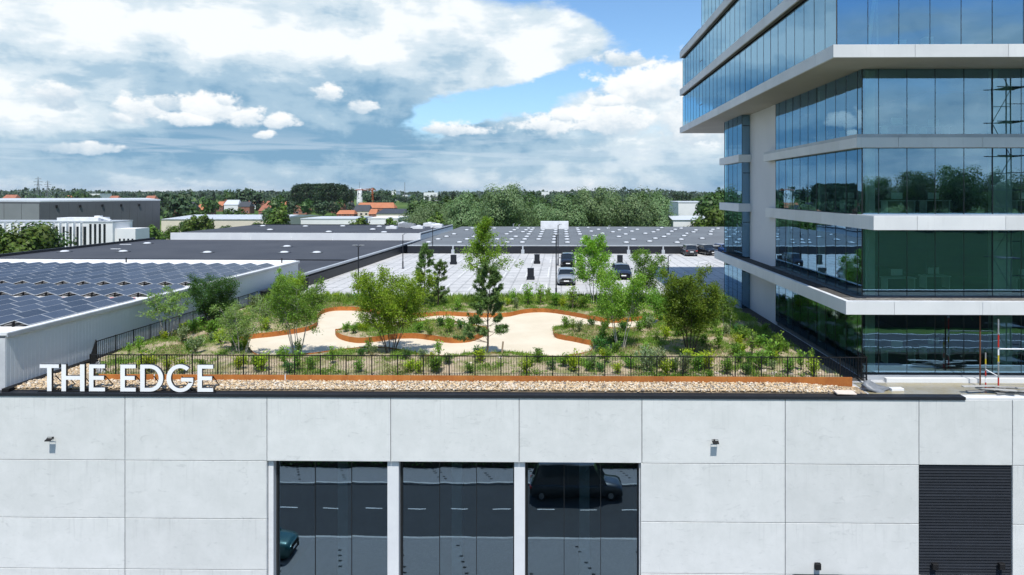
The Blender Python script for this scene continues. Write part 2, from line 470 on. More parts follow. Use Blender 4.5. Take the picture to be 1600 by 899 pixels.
def soil_mat():
    m, t, out = new_mat('garden_soil')
    p = wpos(t)
    n1 = t.noise(p, .5, 6, .62, .3); n2 = t.noise(p, 3.5, 6, .7); n3 = t.noise(p, 22, 4, .7)
    col = t.mix(t.ramp(n2, .3, .7), (.50, .41, .30), (.37, .29, .20))
    col = t.mix(t.ramp(n1, .46, .62, 0, .7), col, (.17, .20, .06))
    col = t.mix(1.0, col, t.mix(n3, (.65, .65, .65), (1.3, 1.3, 1.3)), 'MULTIPLY')
    principled(t, out, col, .95, .1, 0, bump(t, t.m('ADD', n2, n3), .9, .06))
    return m
M['soil'] = soil_mat()
def pebble_mat():
    m, t, out = new_mat('pebble')
    g = t.n.new('ShaderNodeNewGeometry'); rp = g.outputs['Random Per Island']
    a = t.mix(t.ramp(rp, 0, 1, smooth=False), (.63, .48, .30), (.42, .30, .175))
    b = t.mix(t.ramp(t.m('FRACT', t.m('MULTIPLY', rp, 13.7)), .62, .70), a, (.60, .53, .43))
    c = t.mix(t.ramp(t.m('FRACT', t.m('MULTIPLY', rp, 29.3)), .84, .88), b, (.19, .165, .145))
    principled(t, out, c, .7, .3)
    return m
M['pebble'] = pebble_mat()
M['gravel_bed'] = pm('gravel_bed', (.36, .29, .20), (.22, .17, .115), 9, .9, .2, bmp=.5, bscale=18)
M['dark_gravel'] = pm('dark_gravel', (.05, .047, .043), (.10, .095, .088), 9, .95, .1, fine=.5, bmp=.9, bscale=16)
M['mixed_gravel'] = pm('mixed_gravel', (.09, .085, .08), (.26, .25, .23), 9, .95, .1, fine=.5, bmp=.9, bscale=16)
M['asphalt'] = pm('asphalt', (.050, .052, .056), (.042, .044, .048), .4, .85, .25, fine=.2)
def deck_mat():
    """concrete parking deck: rows of slabs with dark seams, tyre and water marks"""
    m, t, out = new_mat('deck_concrete')
    p = wpos(t); x, y, z = t.sep(p)
    n1 = t.noise(p, .16, 7, .62, .3); n2 = t.noise(p, 1.4, 6, .65)
    col = t.mix(t.ramp(n1, .3, .7), (.41, .41, .405), (.51, .505, .495))
    def seam(v, pitch, w):
        fr = t.m('ABSOLUTE', t.m('SUBTRACT', t.m('FRACT', t.m('DIVIDE', v, pitch)), .5))
        return t.ramp(fr, .5 - w / pitch, .5 - w / pitch * .4)
    wob = t.m('MULTIPLY', t.m('SUBTRACT', t.noise(p, .8, 3, .5), .5), .10)
    s = t.m('MAXIMUM', seam(t.m('ADD', x, wob), 1.25, .11), seam(t.m('ADD', y, wob), 2.5, .18))
    brk = t.ramp(n2, .34, .6, .15, 1.0)
    col = t.mix(t.m('MULTIPLY', t.m('MULTIPLY', s, brk), .72), col, (.18, .185, .185))
    sm = t.noise(t.vm('MULTIPLY', p, (1.0, .35, 1)), .9, 7, .7, .6)
    col = t.mix(t.ramp(sm, .54, .72, 0, .6), col, (.24, .25, .265))
    principled(t, out, col, .8, .25)
    return m
M['deck'] = deck_mat()
M['line_white'] = pm('marking_white', (.66, .66, .65), (.54, .54, .53), 2, .7, fine=.1)
M['glass'] = glass_mat('tower_glass', .40, (.44, .74, 1.0), (.58, .84, .74), .003)
M['glass_low'] = glass_mat('podium_glass', .32, (.62, .84, 1.0), (.30, .42, .45), .003)
M['glass_dark'] = pm('dark_window', (.015, .02, .026), None, 1, .08, .6, fine=0)
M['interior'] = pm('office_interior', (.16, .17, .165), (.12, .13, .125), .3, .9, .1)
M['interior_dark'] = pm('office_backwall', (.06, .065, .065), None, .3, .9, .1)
M['column'] = pm('interior_column', (.70, .72, .70), None, 1, .7, fine=.03)
M['mullion'] = pm('mullion_dark', (.012, .014, .016), None, 2, .4, .5, fine=.05)
M['pv'] = pm('solar_cell', (.042, .052, .072), (.052, .062, .082), .8, .25, .5, fine=.1, rnd=.25)
M['alu'] = pm('aluminium', (.55, .57, .58), None, 2, .35, .5, metal=.4, fine=.05)
M['wood'] = pm('weathered_wood', (.30, .22, .15), (.22, .16, .11), 4, .85, stretch=(1, 1, .2))
M['stone'] = pm('pale_stone', (.62, .53, .46), (.54, .46, .40), 2, .8)
M['bark'] = pm('bark_brown', (.16, .125, .095), (.09, .07, .055), 6, .9, .1, fine=.3)
M['bark_pale'] = pm('bark_pale', (.46, .43, .38), (.28, .25, .22), 5, .9, .1, fine=.3)
M['bark_dark'] = pm('bark_dark', (.07, .055, .042), (.045, .036, .028), 6, .9, .1)
M['grass_ground'] = None
def ground_mat():
    m, t, out = new_mat('ground_fields')
    p = wpos(t)
    v = t.n.new('ShaderNodeTexVoronoi'); v.inputs['Scale'].default_value = .006
    t._in(v.inputs['Vector'], t.vm('ADD', p, t.vm('MULTIPLY', t.noise(p, .01, 2, .5, col=True), (60, 60, 0))))
    c = t.sep(v.outputs['Color'])[0]
    col = t.mix(t.ramp(c, .2, .8, smooth=False), (.055, .105, .022), (.105, .155, .035))
    n = t.noise(p, .05, 7, .65); n2 = t.noise(p, .9, 5, .7)
    col = t.mix(t.ramp(n, .5, .72, 0, .6), col, (.06, .075, .03))
    col = t.mix(1.0, col, t.mix(n2, (.7, .7, .7), (1.25, 1.25, 1.25)), 'MULTIPLY')
    principled(t, out, col, .95, .1)
    return m
M['ground'] = ground_mat()
M['lawn'] = pm('lawn_grass', (.017, .050, .014), (.012, .036, .010), .08, .95, .1, fine=.2)
def paver_mat():
    m, t, out = new_mat('pavement_blocks')
    b = t.n.new('ShaderNodeTexBrick'); t._in(b.inputs['Vector'], wpos(t))
    b.inputs['Color1'].default_value = (.30, .30, .31, 1); b.inputs['Color2'].default_value = (.24, .24, .25, 1)
    b.inputs['Mortar'].default_value = (.13, .13, .13, 1); b.inputs['Scale'].default_value = 4.5; b.inputs['Mortar Size'].default_value = .03
    principled(t, out, b.outputs[0], .85, .2)
    return m
M['paver'] = paver_mat()
M['kerb'] = pm('kerb_stone', (.48, .48, .47), None, 2, .8)
for nm, c, kw in (('leaf_olive', (.215, .310, .030), dict(trans=.45)), ('leaf_olive_dark', (.140, .225, .026), dict(trans=.4)), ('leaf_mid', (.145, .270, .040), dict(trans=.42)), ('leaf_light', (.205, .350, .050), dict(trans=.45)), ('leaf_dark', (.065, .165, .036), dict(trans=.4)),
                  ('leaf_feather', (.200, .300, .085), dict(trans=.4)), ('leaf_pine', (.115, .195, .055), dict(trans=.15)), ('leaf_yellow', (.34, .43, .035), dict(trans=.45)),
                  ('leaf_silver', (.22, .28, .15), dict(trans=.4)), ('grass', (.21, .30, .055), dict(trans=.4)), ('straw', (.42, .37, .19), {}),
                  ('leaf_willow', (.135, .205, .085), dict(trans=.25, vary=.22)), ('leaf_broad', (.055, .110, .026), dict(trans=.25)), ('leaf_poplar', (.030, .056, .022), dict(trans=.2)),
                  ('leaf_lime', (.085, .140, .022), dict(trans=.25)), ('leaf_far', (.046, .080, .036), dict(trans=.1))):
    M[nm] = leaf_mat(nm, c, **kw)
M['red_roof'] = pm('red_tiles', (.32, .13, .08), (.25, .10, .065), .3, .85, fine=.2, rnd=.15)
M['orange_roof'] = pm('orange_tiles', (.42, .165, .085), (.36, .14, .07), .3, .85, fine=.15)
M['brick'] = pm('red_brick', (.30, .13, .09), (.22, .10, .07), .4, .9, fine=.2, rnd=.15)
M['slate'] = pm('slate_roof', (.045, .05, .058), None, .3, .6, .4)
M['cream'] = pm('cream_render', (.62, .56, .45), (.55, .50, .41), .2, .85)
M['white_far'] = pm('white_facade', (.70, .70, .69), (.62, .63, .63), .2, .8, fine=.04)
M['warehouse'] = pm('warehouse_grey', (.085, .09, .10), (.075, .08, .09), .08, .6, .4, fine=.05)
M['warehouse_light'] = pm('warehouse_mesh', (.20, .21, .22), (.17, .18, .19), .08, .6, .4, fine=.05)
M['roof_pale'] = pm('pale_sheet_roof', (.50, .53, .56), (.44, .47, .50), .05, .5, .4, fine=.05)
M['crane'] = pm('crane_orange', (.55, .13, .04), None, 1, .5)
M['steel_far'] = pm('lattice_steel', (.16, .17, .18), None, 1, .6)
M['plastic_grey'] = pm('grey_tarp', (.20, .215, .235), (.14, .15, .165), 2, .45, .4)
M['red_paint'] = pm('red_paint', (.50, .035, .025), None, 5, .5)
M['yellow_paint'] = pm('yellow_paint', (.62, .48, .03), None, 5, .5)
M['rust'] = pm('rust_brown', (.14, .06, .035), None, 5, .8)
M['galv'] = pm('galvanised', (.40, .41, .42), None, 5, .45, .5, metal=.5)
M['wet_membrane'] = pm('wet_membrane', (.26, .225, .13), (.30, .28, .22), .6, .25, .5, fine=.15)
M['board'] = pm('grey_board', (.36, .36, .35), (.27, .27, .265), 1.5, .8, fine=.15, rnd=.2)
M['scaffold_backlit'] = pm('scaffold_backlit', (.035, .037, .04), None, 3, .5, .5)  # galvanised steel coloured dark: the backlit shade is put into the colour
M['tyre'] = pm('tyre', (.012, .012, .012), None, 5, .85)
M['rim'] = pm('rim', (.42, .43, .44), None, 5, .3, .5, metal=.6)
M['headlight'] = pm('headlamp', (.75, .78, .80), None, 5, .1, .6, fine=0)
M['taillight'] = pm('tail_lamp', (.40, .02, .015), None, 5, .2, .6, fine=0)
def paint(name, c):
    m, t, out = new_mat(name)
    p = principled(t, out, c, .35, .5, .3)
    p.inputs['Coat Weight'].default_value = .8; p.inputs['Coat Roughness'].default_value = .05
    return m

# ================================================================== SETTING
def sheet(name, mat, x0, x1, y0, y1, z, kind='structure'):
    o = MB().add([(x0, y0, z), (x1, y0, z), (x1, y1, z), (x0, y1, z)], [(0, 1, 2, 3)]).build(name, mat)
    return tag(o, kind=kind)
sheet('ground', M['ground'], -7000, 7000, -3000, 9000, GZ)
FW = 31.9                         # front face of the podium wall
# street in front of the podium (seen mirrored in its windows)
sheet('road', M['asphalt'], -120, 120, 18.4, 25.6, GZ + .012)
tag(MB().box(-120, 120, 15.75, 18.2, GZ - .05, GZ + .12).build('pavement', M['paver']), kind='structure')
tag(MB().box(-120, 120, 25.8, FW - .02, GZ - .05, GZ + .12).build('pavement', M['paver']), kind='structure')
tag(MB().box(-120, 120, 18.2, 18.4, GZ - .05, GZ + .13).build('kerb', M['kerb']), kind='structure')
tag(MB().box(-120, 120, 25.6, 25.8, GZ - .05, GZ + .13).build('kerb', M['kerb']), kind='structure')
mk = tag(MB().add([(-.62, -.06, 0), (.62, -.06, 0), (.62, .06, 0), (-.62, .06, 0)], [(0, 1, 2, 3)]).build('road_marking', M['line_white']), kind='structure')
mk.location = (-17.3, 21.9, GZ + .018)
for k in range(1, 18):
    c = mk.copy(); COL.objects.link(c); c.location = (-17.3 + 2.72 * k, 21.9, GZ + .018)
# dark service lids let into the pavements, in rows running away from the wall
lid = MB().box(-.10, .10, -.07, .07, 0, .004).mesh('service_lid', M['gap'])
for i in range(12):
    for j in range(6):
        for yb in (15.9, 26.6):
            if (i * 7 + j) % 5 == 4: continue
            o = link('service_lid', lid, None, (-19 + i * 3.3 + j * .18, yb + j * (.36 if yb < 20 else .55), GZ + .121)); tag(o, kind='structure')
sheet('lawn', M['lawn'], -600, 900, -420, -36, GZ + .006)
sheet('highway', M['asphalt'], -900, 900, -27, -14, GZ + .012)
for yy in (-26.6, -22.6, -18.4, -14.6):
    sheet('highway_line', M['line_white'], -900, 900, yy, yy + .25, GZ + .018)

# ------------------------------------------------------------------ podium building
pod = thing('podium_building', 'long white concrete panel building carrying the roof garden and parking deck', 'building', (0, FW, GZ))
def P(mb, name, mats, parent=pod, smooth=False):     # mesh given in world coordinates, child of a translated empty
    ox, oy, oz = parent.location
    mb.v = [(a - ox, b - oy, c - oz) for a, b, c in mb.v]
    return mb.build(name, mats, parent, smooth)
ZR = [-.14, -3.16, -5.89, -8.29, GZ]              # panel rows
G = .012
def panel(x0, x1, z1, z0, y0=FW, th=.16):
    P(MB().chamfer(x0 + G, x1 - G, y0, y0 + th, z0 + G, z1 - G, .012), 'concrete_panel', M['panel'])
J1 = [-39.4, -33.2, -26.9, -20.58, -13.84, -8.0, -1.97, 3.76, 10.41, 16.58, 20.87, 26.9, 33.0]
for a, b in zip(J1[:-1], J1[1:]): panel(a, b, ZR[0], ZR[1])
for r in (1, 2, 3):
    for a, b in ((-39.4, -33.2), (-33.2, -26.9), (-26.9, -20.58), (-20.58, -13.84), (3.70, 10.41), (10.41, 16.58), (20.87, 26.9), (26.9, 33.0)):
        if r == 3 and a == 10.41:
            panel(10.41, 10.85, ZR[3], ZR[4]); panel(12.92, 16.58, ZR[3], ZR[4]); continue
        panel(a, b, ZR[r], ZR[r + 1])
panel(16.58, 20.87, ZR[3], ZR[4], FW + .03, .12)
# structural wall right behind the panels (mortar colour shows in the joints)
core = MB()
yb0, yb1 = FW + .161, FW + .42
for a, b, z0, z1 in ((-39.4, -13.86, GZ, -.14), (-13.86, 3.72, ZR[1] + .0, -.14), (3.72, 10.83, GZ, -.14), (10.83, 12.94, ZR[3], -.14), (12.94, 33, GZ, -.14)):
    core.box(a, b, yb0, yb1, z0, z1)
P(core, 'wall_core', M['joint'])
P(MB().box(10.86, 12.91, FW + .10, FW + .15, GZ, ZR[3] - .02), 'door', M['black'])
P(MB().box(10.75, 13.02, FW - .25, FW - .004, ZR[3] - .10, ZR[3] + .0), 'door_canopy', M['black'])
for xa, xb in ((16.66, 18.6), (19.6, 20.84)):
    P(MB().box(xa, xb, FW - .2, FW + .026, ZR[3] - .09, ZR[3] + .02), 'door_canopy', M['black'])
# window bay: three openings of three panes, pale piers between, lit reveals
P(MB().box(-13.84, -13.60, FW + .17, FW + .62, GZ, ZR[1]), 'window_reveal', M['white_concrete'])
P(MB().box(3.66, 3.70, FW + .17, FW + .62, GZ, ZR[1]), 'window_reveal', M['white_concrete'])
P(MB().box(-13.84, 3.70, FW + .43, FW + .62, ZR[1] + .001, ZR[1] + .2), 'window_lintel', M['white_concrete'])
for xa, xb in ((-8.19, -7.66), (-2.21, -1.71)):
    P(MB().box(xa, xb, FW + .16, FW + .75, GZ, ZR[1]), 'window_pier', M['white_concrete'])
rng = random.Random(5)
GY = FW + .52
for xa, xb in ((-13.59, -8.20), (-7.65, -2.22), (-1.70, 3.65)):
    fr = MB().box(xa, xa + .10, GY - .04, GY + .06, GZ + .12, ZR[1]).box(xb - .05, xb, GY - .04, GY + .06, GZ + .12, ZR[1])
    fr.box(xa + .10, xb - .05, GY - .04, GY + .06, ZR[1] - .05, ZR[1]).box(xa + .10, xb - .05, GY - .04, GY + .06, GZ + .12, GZ + .2)
    n = 3; w = (xb - .05 - xa - .10) / n
    for k in range(1, n): fr.box(xa + .10 + w * k - .014, xa + .10 + w * k + .014, GY - .01, GY + .05, GZ + .2, ZR[1] - .05)
    fo = P(fr, 'window_frame', M['mullion'])
    for k in range(n):
        a = xa + .10 + w * k + .014; b = a + w - .028
        t = [rng.uniform(-.004, .004) for _ in range(3)]
        # float glass bows a little in its frame
        mb = MB(); nx, nz = 6, 8
        for j in range(nz + 1):
            for i in range(nx + 1):
                u, v = i / nx, j / nz
                bow = .005 * (u * (1 - u)) * 4 * (.4 + .6 * v * (1 - v) * 4) * (1 if k % 2 else .7)
                mb.v.append((a + (b - a) * u, GY + .02 + t[0] * u + t[1] * v - bow, GZ + .2 + (ZR[1] - .05 - GZ - .2) * v))
        for j in range(nz):
            for i in range(nx):
                q = j * (nx + 1) + i; mb.f.append((q, q + 1, q + nx + 2, q + nx + 1)); mb.mi.append(0)
        P(mb, 'pane', M['glass_low'], pod, True)
# room behind the panes
room = MB().box(-14.2, 4.1, FW + 7.0, FW + 7.1, GZ, ZR[1] + .4).box(-14.3, -14.2, FW + .63, FW + 7, GZ, ZR[1] + .4).box(4.1, 4.2, FW + .63, FW + 7, GZ, ZR[1] + .4)
room.box(-14.2, 4.1, FW + .63, FW + 7, ZR[1] + .22, ZR[1] + .4).box(-14.2, 4.1, FW + .63, FW + 7, GZ - .02, GZ + .1)
P(room, 'interior', M['interior'])
for xx in (-10.9, -5.2, 1.15):
    P(MB().box(xx - .25, xx + .25, FW + 2.0, FW + 2.5, GZ + .1, ZR[1] + .22), 'interior_column', M['column'])
# low window sill bench that glints at the foot of the panes
# louvre gate: single slats
P(MB().box(16.60, 20.85, FW + .10, FW + .158, ZR[3] + .02, ZR[1] - .005), 'louvre_backing', M['gap'])
sl = MB().add([(16.61, FW + .10, 0), (20.84, FW + .10, 0), (20.84, FW + .06, -.105), (16.61, FW + .06, -.105), (16.61, FW + .068, -.125), (20.84, FW + .068, -.125), (20.84, FW + .10, -.02), (16.61, FW + .10, -.02)],
              [(0, 3, 2, 1), (3, 4, 5, 2), (4, 7, 6, 5), (0, 1, 6, 7), (0, 7, 4, 3), (1, 2, 5, 6)])
sl.v = [(a, b - FW, c) for a, b, c in sl.v]
slm = sl.mesh('louvre_slat', M['louvre'])
for k in range(38):
    link('louvre_slat', slm, pod, (0, 0, ZR[1] - .02 - k * .134 - GZ))
# roof structure, coping, deck
P(MB().box(-27.0, 60, FW + .43, 104.93, -.6, -.10), 'roof_slab', M['concrete'])
P(MB().box(-39.4, 18.70, FW - .05, FW + .43, -.135, 0.0), 'coping', M['dark_metal'])
P(MB().box(18.70, 33, FW + .02, FW + .43, -.138, -.055), 'coping', M['white_concrete'])
P(MB().box(-23.6, 60, 104.6, 104.93, GZ, -.61), 'rear_wall', M['concrete'])
tag(MB().box(-27.2, 60, 58.6, 104.9, -.099, -.004).build('parking_deck', M['deck']), kind='structure')
tag(MB().box(-27.2, 60, FW + .431, 58.6, -.099, -.012).build('terrace_base', M['concrete']), kind='structure')

# flood lamps and small wall lamps on the facade
def flood(px, py, tilt, label):
    p = aty(px, py, FW)
    t = thing('wall_floodlight', label, 'lamp', (p.x, FW - .001, p.z), scale=.72)
    MB().box(-.05, .05, -.03, 0, -.06, .06).build('mount', M['black'], t)
    MB().beam((0, -.03, .02), (0, -.20, .10), .03).beam((-.20, -.20, .10), (.20, -.20, .10), .025).beam((-.20, -.20, .10), (-.20, -.36, .0), .02).beam((.20, -.20, .10), (.20, -.36, .0), .02).build('bracket', M['black'], t)
    h = MB().add([(-.2, -.26, .06), (.2, -.26, .06), (.2, -.50, -.02), (-.2, -.50, -.02), (-.2, -.28, .01), (.2, -.28, .01), (.2, -.52, -.07), (-.2, -.52, -.07)],
                 [(0, 3, 2, 1), (4, 5, 6, 7), (0, 1, 5, 4), (1, 2, 6, 5), (2, 3, 7, 6), (3, 0, 4, 7)])
    h.build('lamp_head', M['black'], t)
flood(83, 684, 0, 'small black floodlight on the wall below the THE EDGE letters')
flood(1116, 688, 0, 'small black floodlight on the plain wall right of the three windows')
for px, lab in ((1276.5, 'small black box lamp on the concrete panel above the door canopy'), (1459, 'small black box lamp on the louvre, on its side nearer the door'), (1563, 'small black box lamp on the louvre, on its side away from the door')):
    p = aty(px, 883, FW); yb = FW if px < 1400 else FW + .015
    t = thing('wall_lamp', lab, 'lamp', (p.x, yb - .001, p.z))
    MB().box(-.07, .07, -.03, 0, -.12, .12).build('mount', M['black'], t)
    MB().chamfer(-.13, .13, -.20, -.03, -.15, .13, .02).build('housing', M['black'], t)

# ------------------------------------------------------------------ rooftop letters THE EDGE
sign = thing('rooftop_sign', 'white upright letters spelling THE EDGE standing on the roof edge', 'sign', (-24.64, FW + .12, 0))
S = 1.27; ST = .215          # letter height and stroke
def L_T(w): return [[(0, S - ST * .8), (w / 2 - ST / 2, S - ST * .8), (w / 2 - ST / 2, 0), (w / 2 + ST / 2, 0), (w / 2 + ST / 2, S - ST * .8), (w, S - ST * .8), (w, S), (0, S)]]
def L_H(w):
    m = S / 2; h = ST * .42
    return [[(0, 0), (ST, 0), (ST, m - h), (w - ST, m - h), (w - ST, 0), (w, 0), (w, S), (w - ST, S), (w - ST, m + h), (ST, m + h), (ST, S), (0, S)]]
def L_E(w):
    m = S / 2; h = ST * .42; b = ST * .82
    return [[(0, 0), (w, 0), (w, b), (ST, b), (ST, m - h), (w * .93, m - h), (w * .93, m + h), (ST, m + h), (ST, S - b), (w, S - b), (w, S), (0, S)]]
def arc(cx, cz, rx, rz, a0, a1, n): return [(cx + rx * math.cos(R(a0 + (a1 - a0) * i / n)), cz + rz * math.sin(R(a0 + (a1 - a0) * i / n))) for i in range(n + 1)]
def ring_strip(outer, inner):
    return [[outer[i], outer[i + 1], inner[i + 1], inner[i]] for i in range(len(outer) - 1)]
def L_D(w):
    c = w - S / 2
    o = [(0, 0)] + [(c, 0)] + arc(c, S / 2, S / 2, S / 2, -90, 90, 18) + [(0, S)]
    b = ST * .82
    i = [(ST, b), (c, b)] + arc(c, S / 2, S / 2 - ST, S / 2 - b, -90, 90, 18) + [(ST, S - b)]
    return ring_strip(o, i) + [[(0, S), (0, 0), (ST, b), (ST, S - b)]]
def L_G(w):
    r = S / 2 + .02; c = r
    o = arc(c, S / 2, r, r, 48, 342, 26); i = arc(c, S / 2, r - ST, r - ST * .82, 48, 342, 26)
    xr = c + r * math.cos(R(342)); zt = S / 2 + .02
    zq = S / 2 + (r) * math.sin(R(342))
    return ring_strip(o, i) + [[(xr - ST * 1.0, zq - .03), (xr, zq), (xr, zt), (xr - ST * 1.0, zt)], [(c + .04, zt - ST * .8), (xr - ST * 1.0, zt - ST * .8), (xr - ST * 1.0, zt), (c + .04, zt)]]
def letter(polys, x):
    mb = MB()
    # the outline is built from pieces that butt against each other; only outer edges get a return
    cnt = {}
    for p in polys:
        for a, b in zip(p, p[1:] + p[:1]):
            k = tuple(sorted([(round(a[0], 4), round(a[1], 4)), (round(b[0], 4), round(b[1], 4))])); cnt[k] = cnt.get(k, 0) + 1
    for p in polys:
        n = len(p); b0 = len(mb.v)
        ar = sum(p[i][0] * p[(i + 1) % n][1] - p[(i + 1) % n][0] * p[i][1] for i in range(n))
        if ar < 0: p = p[::-1]
        mb.add([(x + a, 0, c) for a, c in p] + [(x + a, .13, c) for a, c in p], [tuple(range(n))], 0)
        mb.f.append(tuple(b0 + n + i for i in range(n))[::-1]); mb.mi.append(1)
        for i in range(n):
            a, b = p[i], p[(i + 1) % n]
            k = tuple(sorted([(round(a[0], 4), round(a[1], 4)), (round(b[0], 4), round(b[1], 4))]))
            if cnt[k] > 1: continue
            mb.f.append((b0 + i, b0 + n + i, b0 + n + (i + 1) % n, b0 + (i + 1) % n)); mb.mi.append(1)
    mb.v = [(a, b, c + .05) for a, b, c in mb.v]
    return mb.build('letter', [M['white_paint'], M['letter_side']], sign)
def lx(px): return aty(px, 600, FW + .12).x + 24.64
for fn, a, b in ((L_T, 62, 92), (L_H, 96, 132), (L_E, 139, 164), (L_E, 188, 212), (L_D, 219, 255), (L_G, 260, 304), (L_E, 308.5, 333)):
    letter(fn(lx(b) - lx(a)), lx(a))
MB().box(-.2, lx(336), .02, .11, .0, .05).build('base_rail', M['black'], sign)
for px in (84, 102, 128, 162, 210, 238, 282, 331):
    MB().beam((lx(px), .12, .75), (lx(px), .80, .06), .03).beam((lx(px), .78, .04), (lx(px), .12, .04), .03).build('strut', M['black'], sign)

# ------------------------------------------------------------------ hall with solar panels (slightly skewed to the podium)
HR = -math.atan(.0272)
def hall_thing(name, label, cat, ly=0.0, z=0.0):
    return thing(name, label, cat, (-27.40 + .0272 * ly, ly, z), HR)
hall = hall_thing('metal_clad_hall', 'low hall with pale grey metal cladding and white roof beside the garden', 'building', 32.3, GZ)
HZ = 2.62 - GZ
MB().box(-75, -.10, 0, 34.0, 0, HZ - .15).build('wall_core', M['concrete'], hall)
MB().box(-75, -.10, .35, 33.9, HZ - .149, HZ).build('roof', M['membrane'], hall)
cl = MB()
prof = [(0, 0), (.03, .0), (.05, .008), (.245, .008), (.265, 0), (.30, 0)]
pts = []
for k in range(4):
    for (u, v) in prof[:-1]: pts.append((u + k * .25 - .0 if False else u + k * .2475, v))
pts.append((.99, 0))
vs = []
for (u, v) in pts: vs += [(v, u, 0), (v, u, 1)]
cl.add(vs, [(2 * i, 2 * i + 2, 2 * i + 3, 2 * i + 1) for i in range(len(pts) - 1)])
clm = cl.mesh('cladding_panel', M['cladding'])
for k in range(34):
    link('cladding_panel', clm, hall, (-.095, k * 1.0, -GZ - .3), 0, (1, 1, 2.62 + .30))
MB().box(-.34, .03, -.02, 34.1, HZ + .001, HZ + .14).build('roof_edge_cap', M['cap_white'], hall)
MB().box(-.01, .045, -.02, 34.1, HZ - .08, HZ + .10).build('gutter_trim', M['cap_grey'], hall)
MB().box(-75, -.34, 33.72, 34.1, HZ + .001, HZ + .20).build('rear_edge_cap', M['cap_white'], hall)
MB().box(-75, -.34, -.02, .34, HZ + .001, HZ + .14).build('front_edge_cap', M['cap_white'], hall)
MB().box(-.02, .32, -.3, 34.5, -GZ - .05, -GZ + .16).build('base_shade_strip', M['black'], hall)  # black strip standing in for the shadowed gap along the wall foot
for (xq, yq) in ((-16.8, 33.2), (-1.4, 33.3), (-30, 33.2)):
    MB().tube([(xq, yq, HZ), (xq, yq, HZ + .45)], .06, 6).build('vent_pipe', M['black'], hall)
# solar arrays: tents of paired panels, ridges running away from the street
pvm = MB()
pw, pl, dz = .74, 1.0, .23
def pv_mesh(sgn, ln):
    mb = MB(); w = .73; t = .035
    a = (0, 0, dz); b = (sgn * w, 0, .0)
    def pt(u, v, o=0.0): return (sgn * w * u, v, dz * (1 - u) + o)
    fr = .03
    q = [pt(0, 0), pt(1, 0), pt(1, ln), pt(0, ln), pt(0, 0, -t), pt(1, 0, -t), pt(1, ln, -t), pt(0, ln, -t)]
    i = [pt(fr, fr, .002), pt(1 - fr, fr, .002), pt(1 - fr, ln - fr, .002), pt(fr, ln - fr, .002)]
    o = [(0, 1, 2, 3)] if sgn > 0 else [(3, 2, 1, 0)]
    mb.add(q, [(0, 1, 2, 3) if sgn > 0 else (3, 2, 1, 0), (4, 5, 1, 0), (5, 6, 2, 1), (6, 7, 3, 2), (7, 4, 0, 3)], 1)
    mb.add(i, o, 0)
    return mb.mesh('solar_panel', [M['pv'], M['alu']])
PVM = {}
def array(label, ya, yb, n, xl):
    a = hall_thing('solar_array', label, 'solar array', ya, 2.62)
    ln = (yb - ya) / n; key = round(ln, 3)
    for s in (-1, 1):
        if (s, key) not in PVM: PVM[(s, key)] = pv_mesh(s, ln - .03)
    nt = int((-1.0 - xl) / 1.55)
    for k in range(nt):
        xr = -1.45 - k * 1.55
        for j in range(n):
            for s in (-1, 1): link('solar_panel', PVM[(s, key)], a, (xr + s * .015, j * ln, .10))
        MB().box(xr - .03, xr + .03, -.12, .0, 0, dz + .05).box(xr - .72, xr + .72, -.06, -.02, .03, .06).build('support', M['black'], a)
array('solar panel array in the back rows of the hall roof, several panels deep', 49.6, 62.6, 6, -30)
array('narrow solar panel array two panels deep between the other two', 44.2, 48.4, 2, -21)
array('front solar panel array on the hall roof nearest the roof edge with the letters', 34.4, 42.9, 5, -17)
cab = MB().tube([Vector((-27.4 + .0272 * 43.5 - 1.2 - 1.3 * k, 43.55 + .12 * math.sin(k * 1.9), 2.66)) for k in range(15)], .03, 5).build('roof_cable', M['red_paint'])
tag(cab, 'thin red cable lying on the white hall roof between solar arrays', 'cable')

# ------------------------------------------------------------------ dark flat-roofed building behind the hall
dark = hall_thing('dark_flat_roof_building', 'large black bitumen roofed building with dark walls beside the parking deck', 'building', 66.5, GZ)
DZ = 1.15 - GZ
MB().box(-47, 0, 0, 50.6, 0, DZ - .2).build('wall', M['dark_metal'], dark)
MB().box(-47, -.25, 0.1, 50.6, DZ - .199, DZ).build('roof', M['bitumen'], dark)
MB().box(-.35, .04, -.1, 50.6, DZ, DZ + .20).build('parapet_cap', M['cap_grey'], dark)
MB().box(-47.2, -46.8, 0, 50.6, DZ, DZ + .35).build('parapet', M['dark_metal'], dark)
MB().box(-46.7, -.36, 16.0, 16.25, DZ + .001, DZ + .12).build('roof_seam', M['dark_metal'], dark)
sk = MB().box(-.66, .66, -.66, .66, 0, .10, 1).dome((0, 0, .10), .56, .56, .17, 10, 3, 0)
skm = sk.mesh('skylight', [M['dome'], M['grey_roof']], True)
for (xq, yq) in ((-13, 26), (-23.5, 25.5), (-36, 26.5), (-44, 26), (-8.5, 26), (-42, 41), (-17, 36)):
    link('skylight', skm, dark, (xq, yq, DZ))
MB().box(-45.3, -43.5, 39.2, 39.4, DZ, DZ + .08).box(-41, -39.5, 31, 31.2, DZ, DZ + .06).build('roof_trim', M['cap_white'], dark)
low = hall_thing('black_low_wall', 'low black wall at the back corner of the garden beside the metal hall', 'wall', 57.0, 0)
MB().box(.55, .85, 0, 9.5, -.02, 1.1).build('wall', M['black'], low)
MB().box(.50, .90, -.05, 9.5, 1.1, 1.17).build('cap', M['dark_metal'], low)

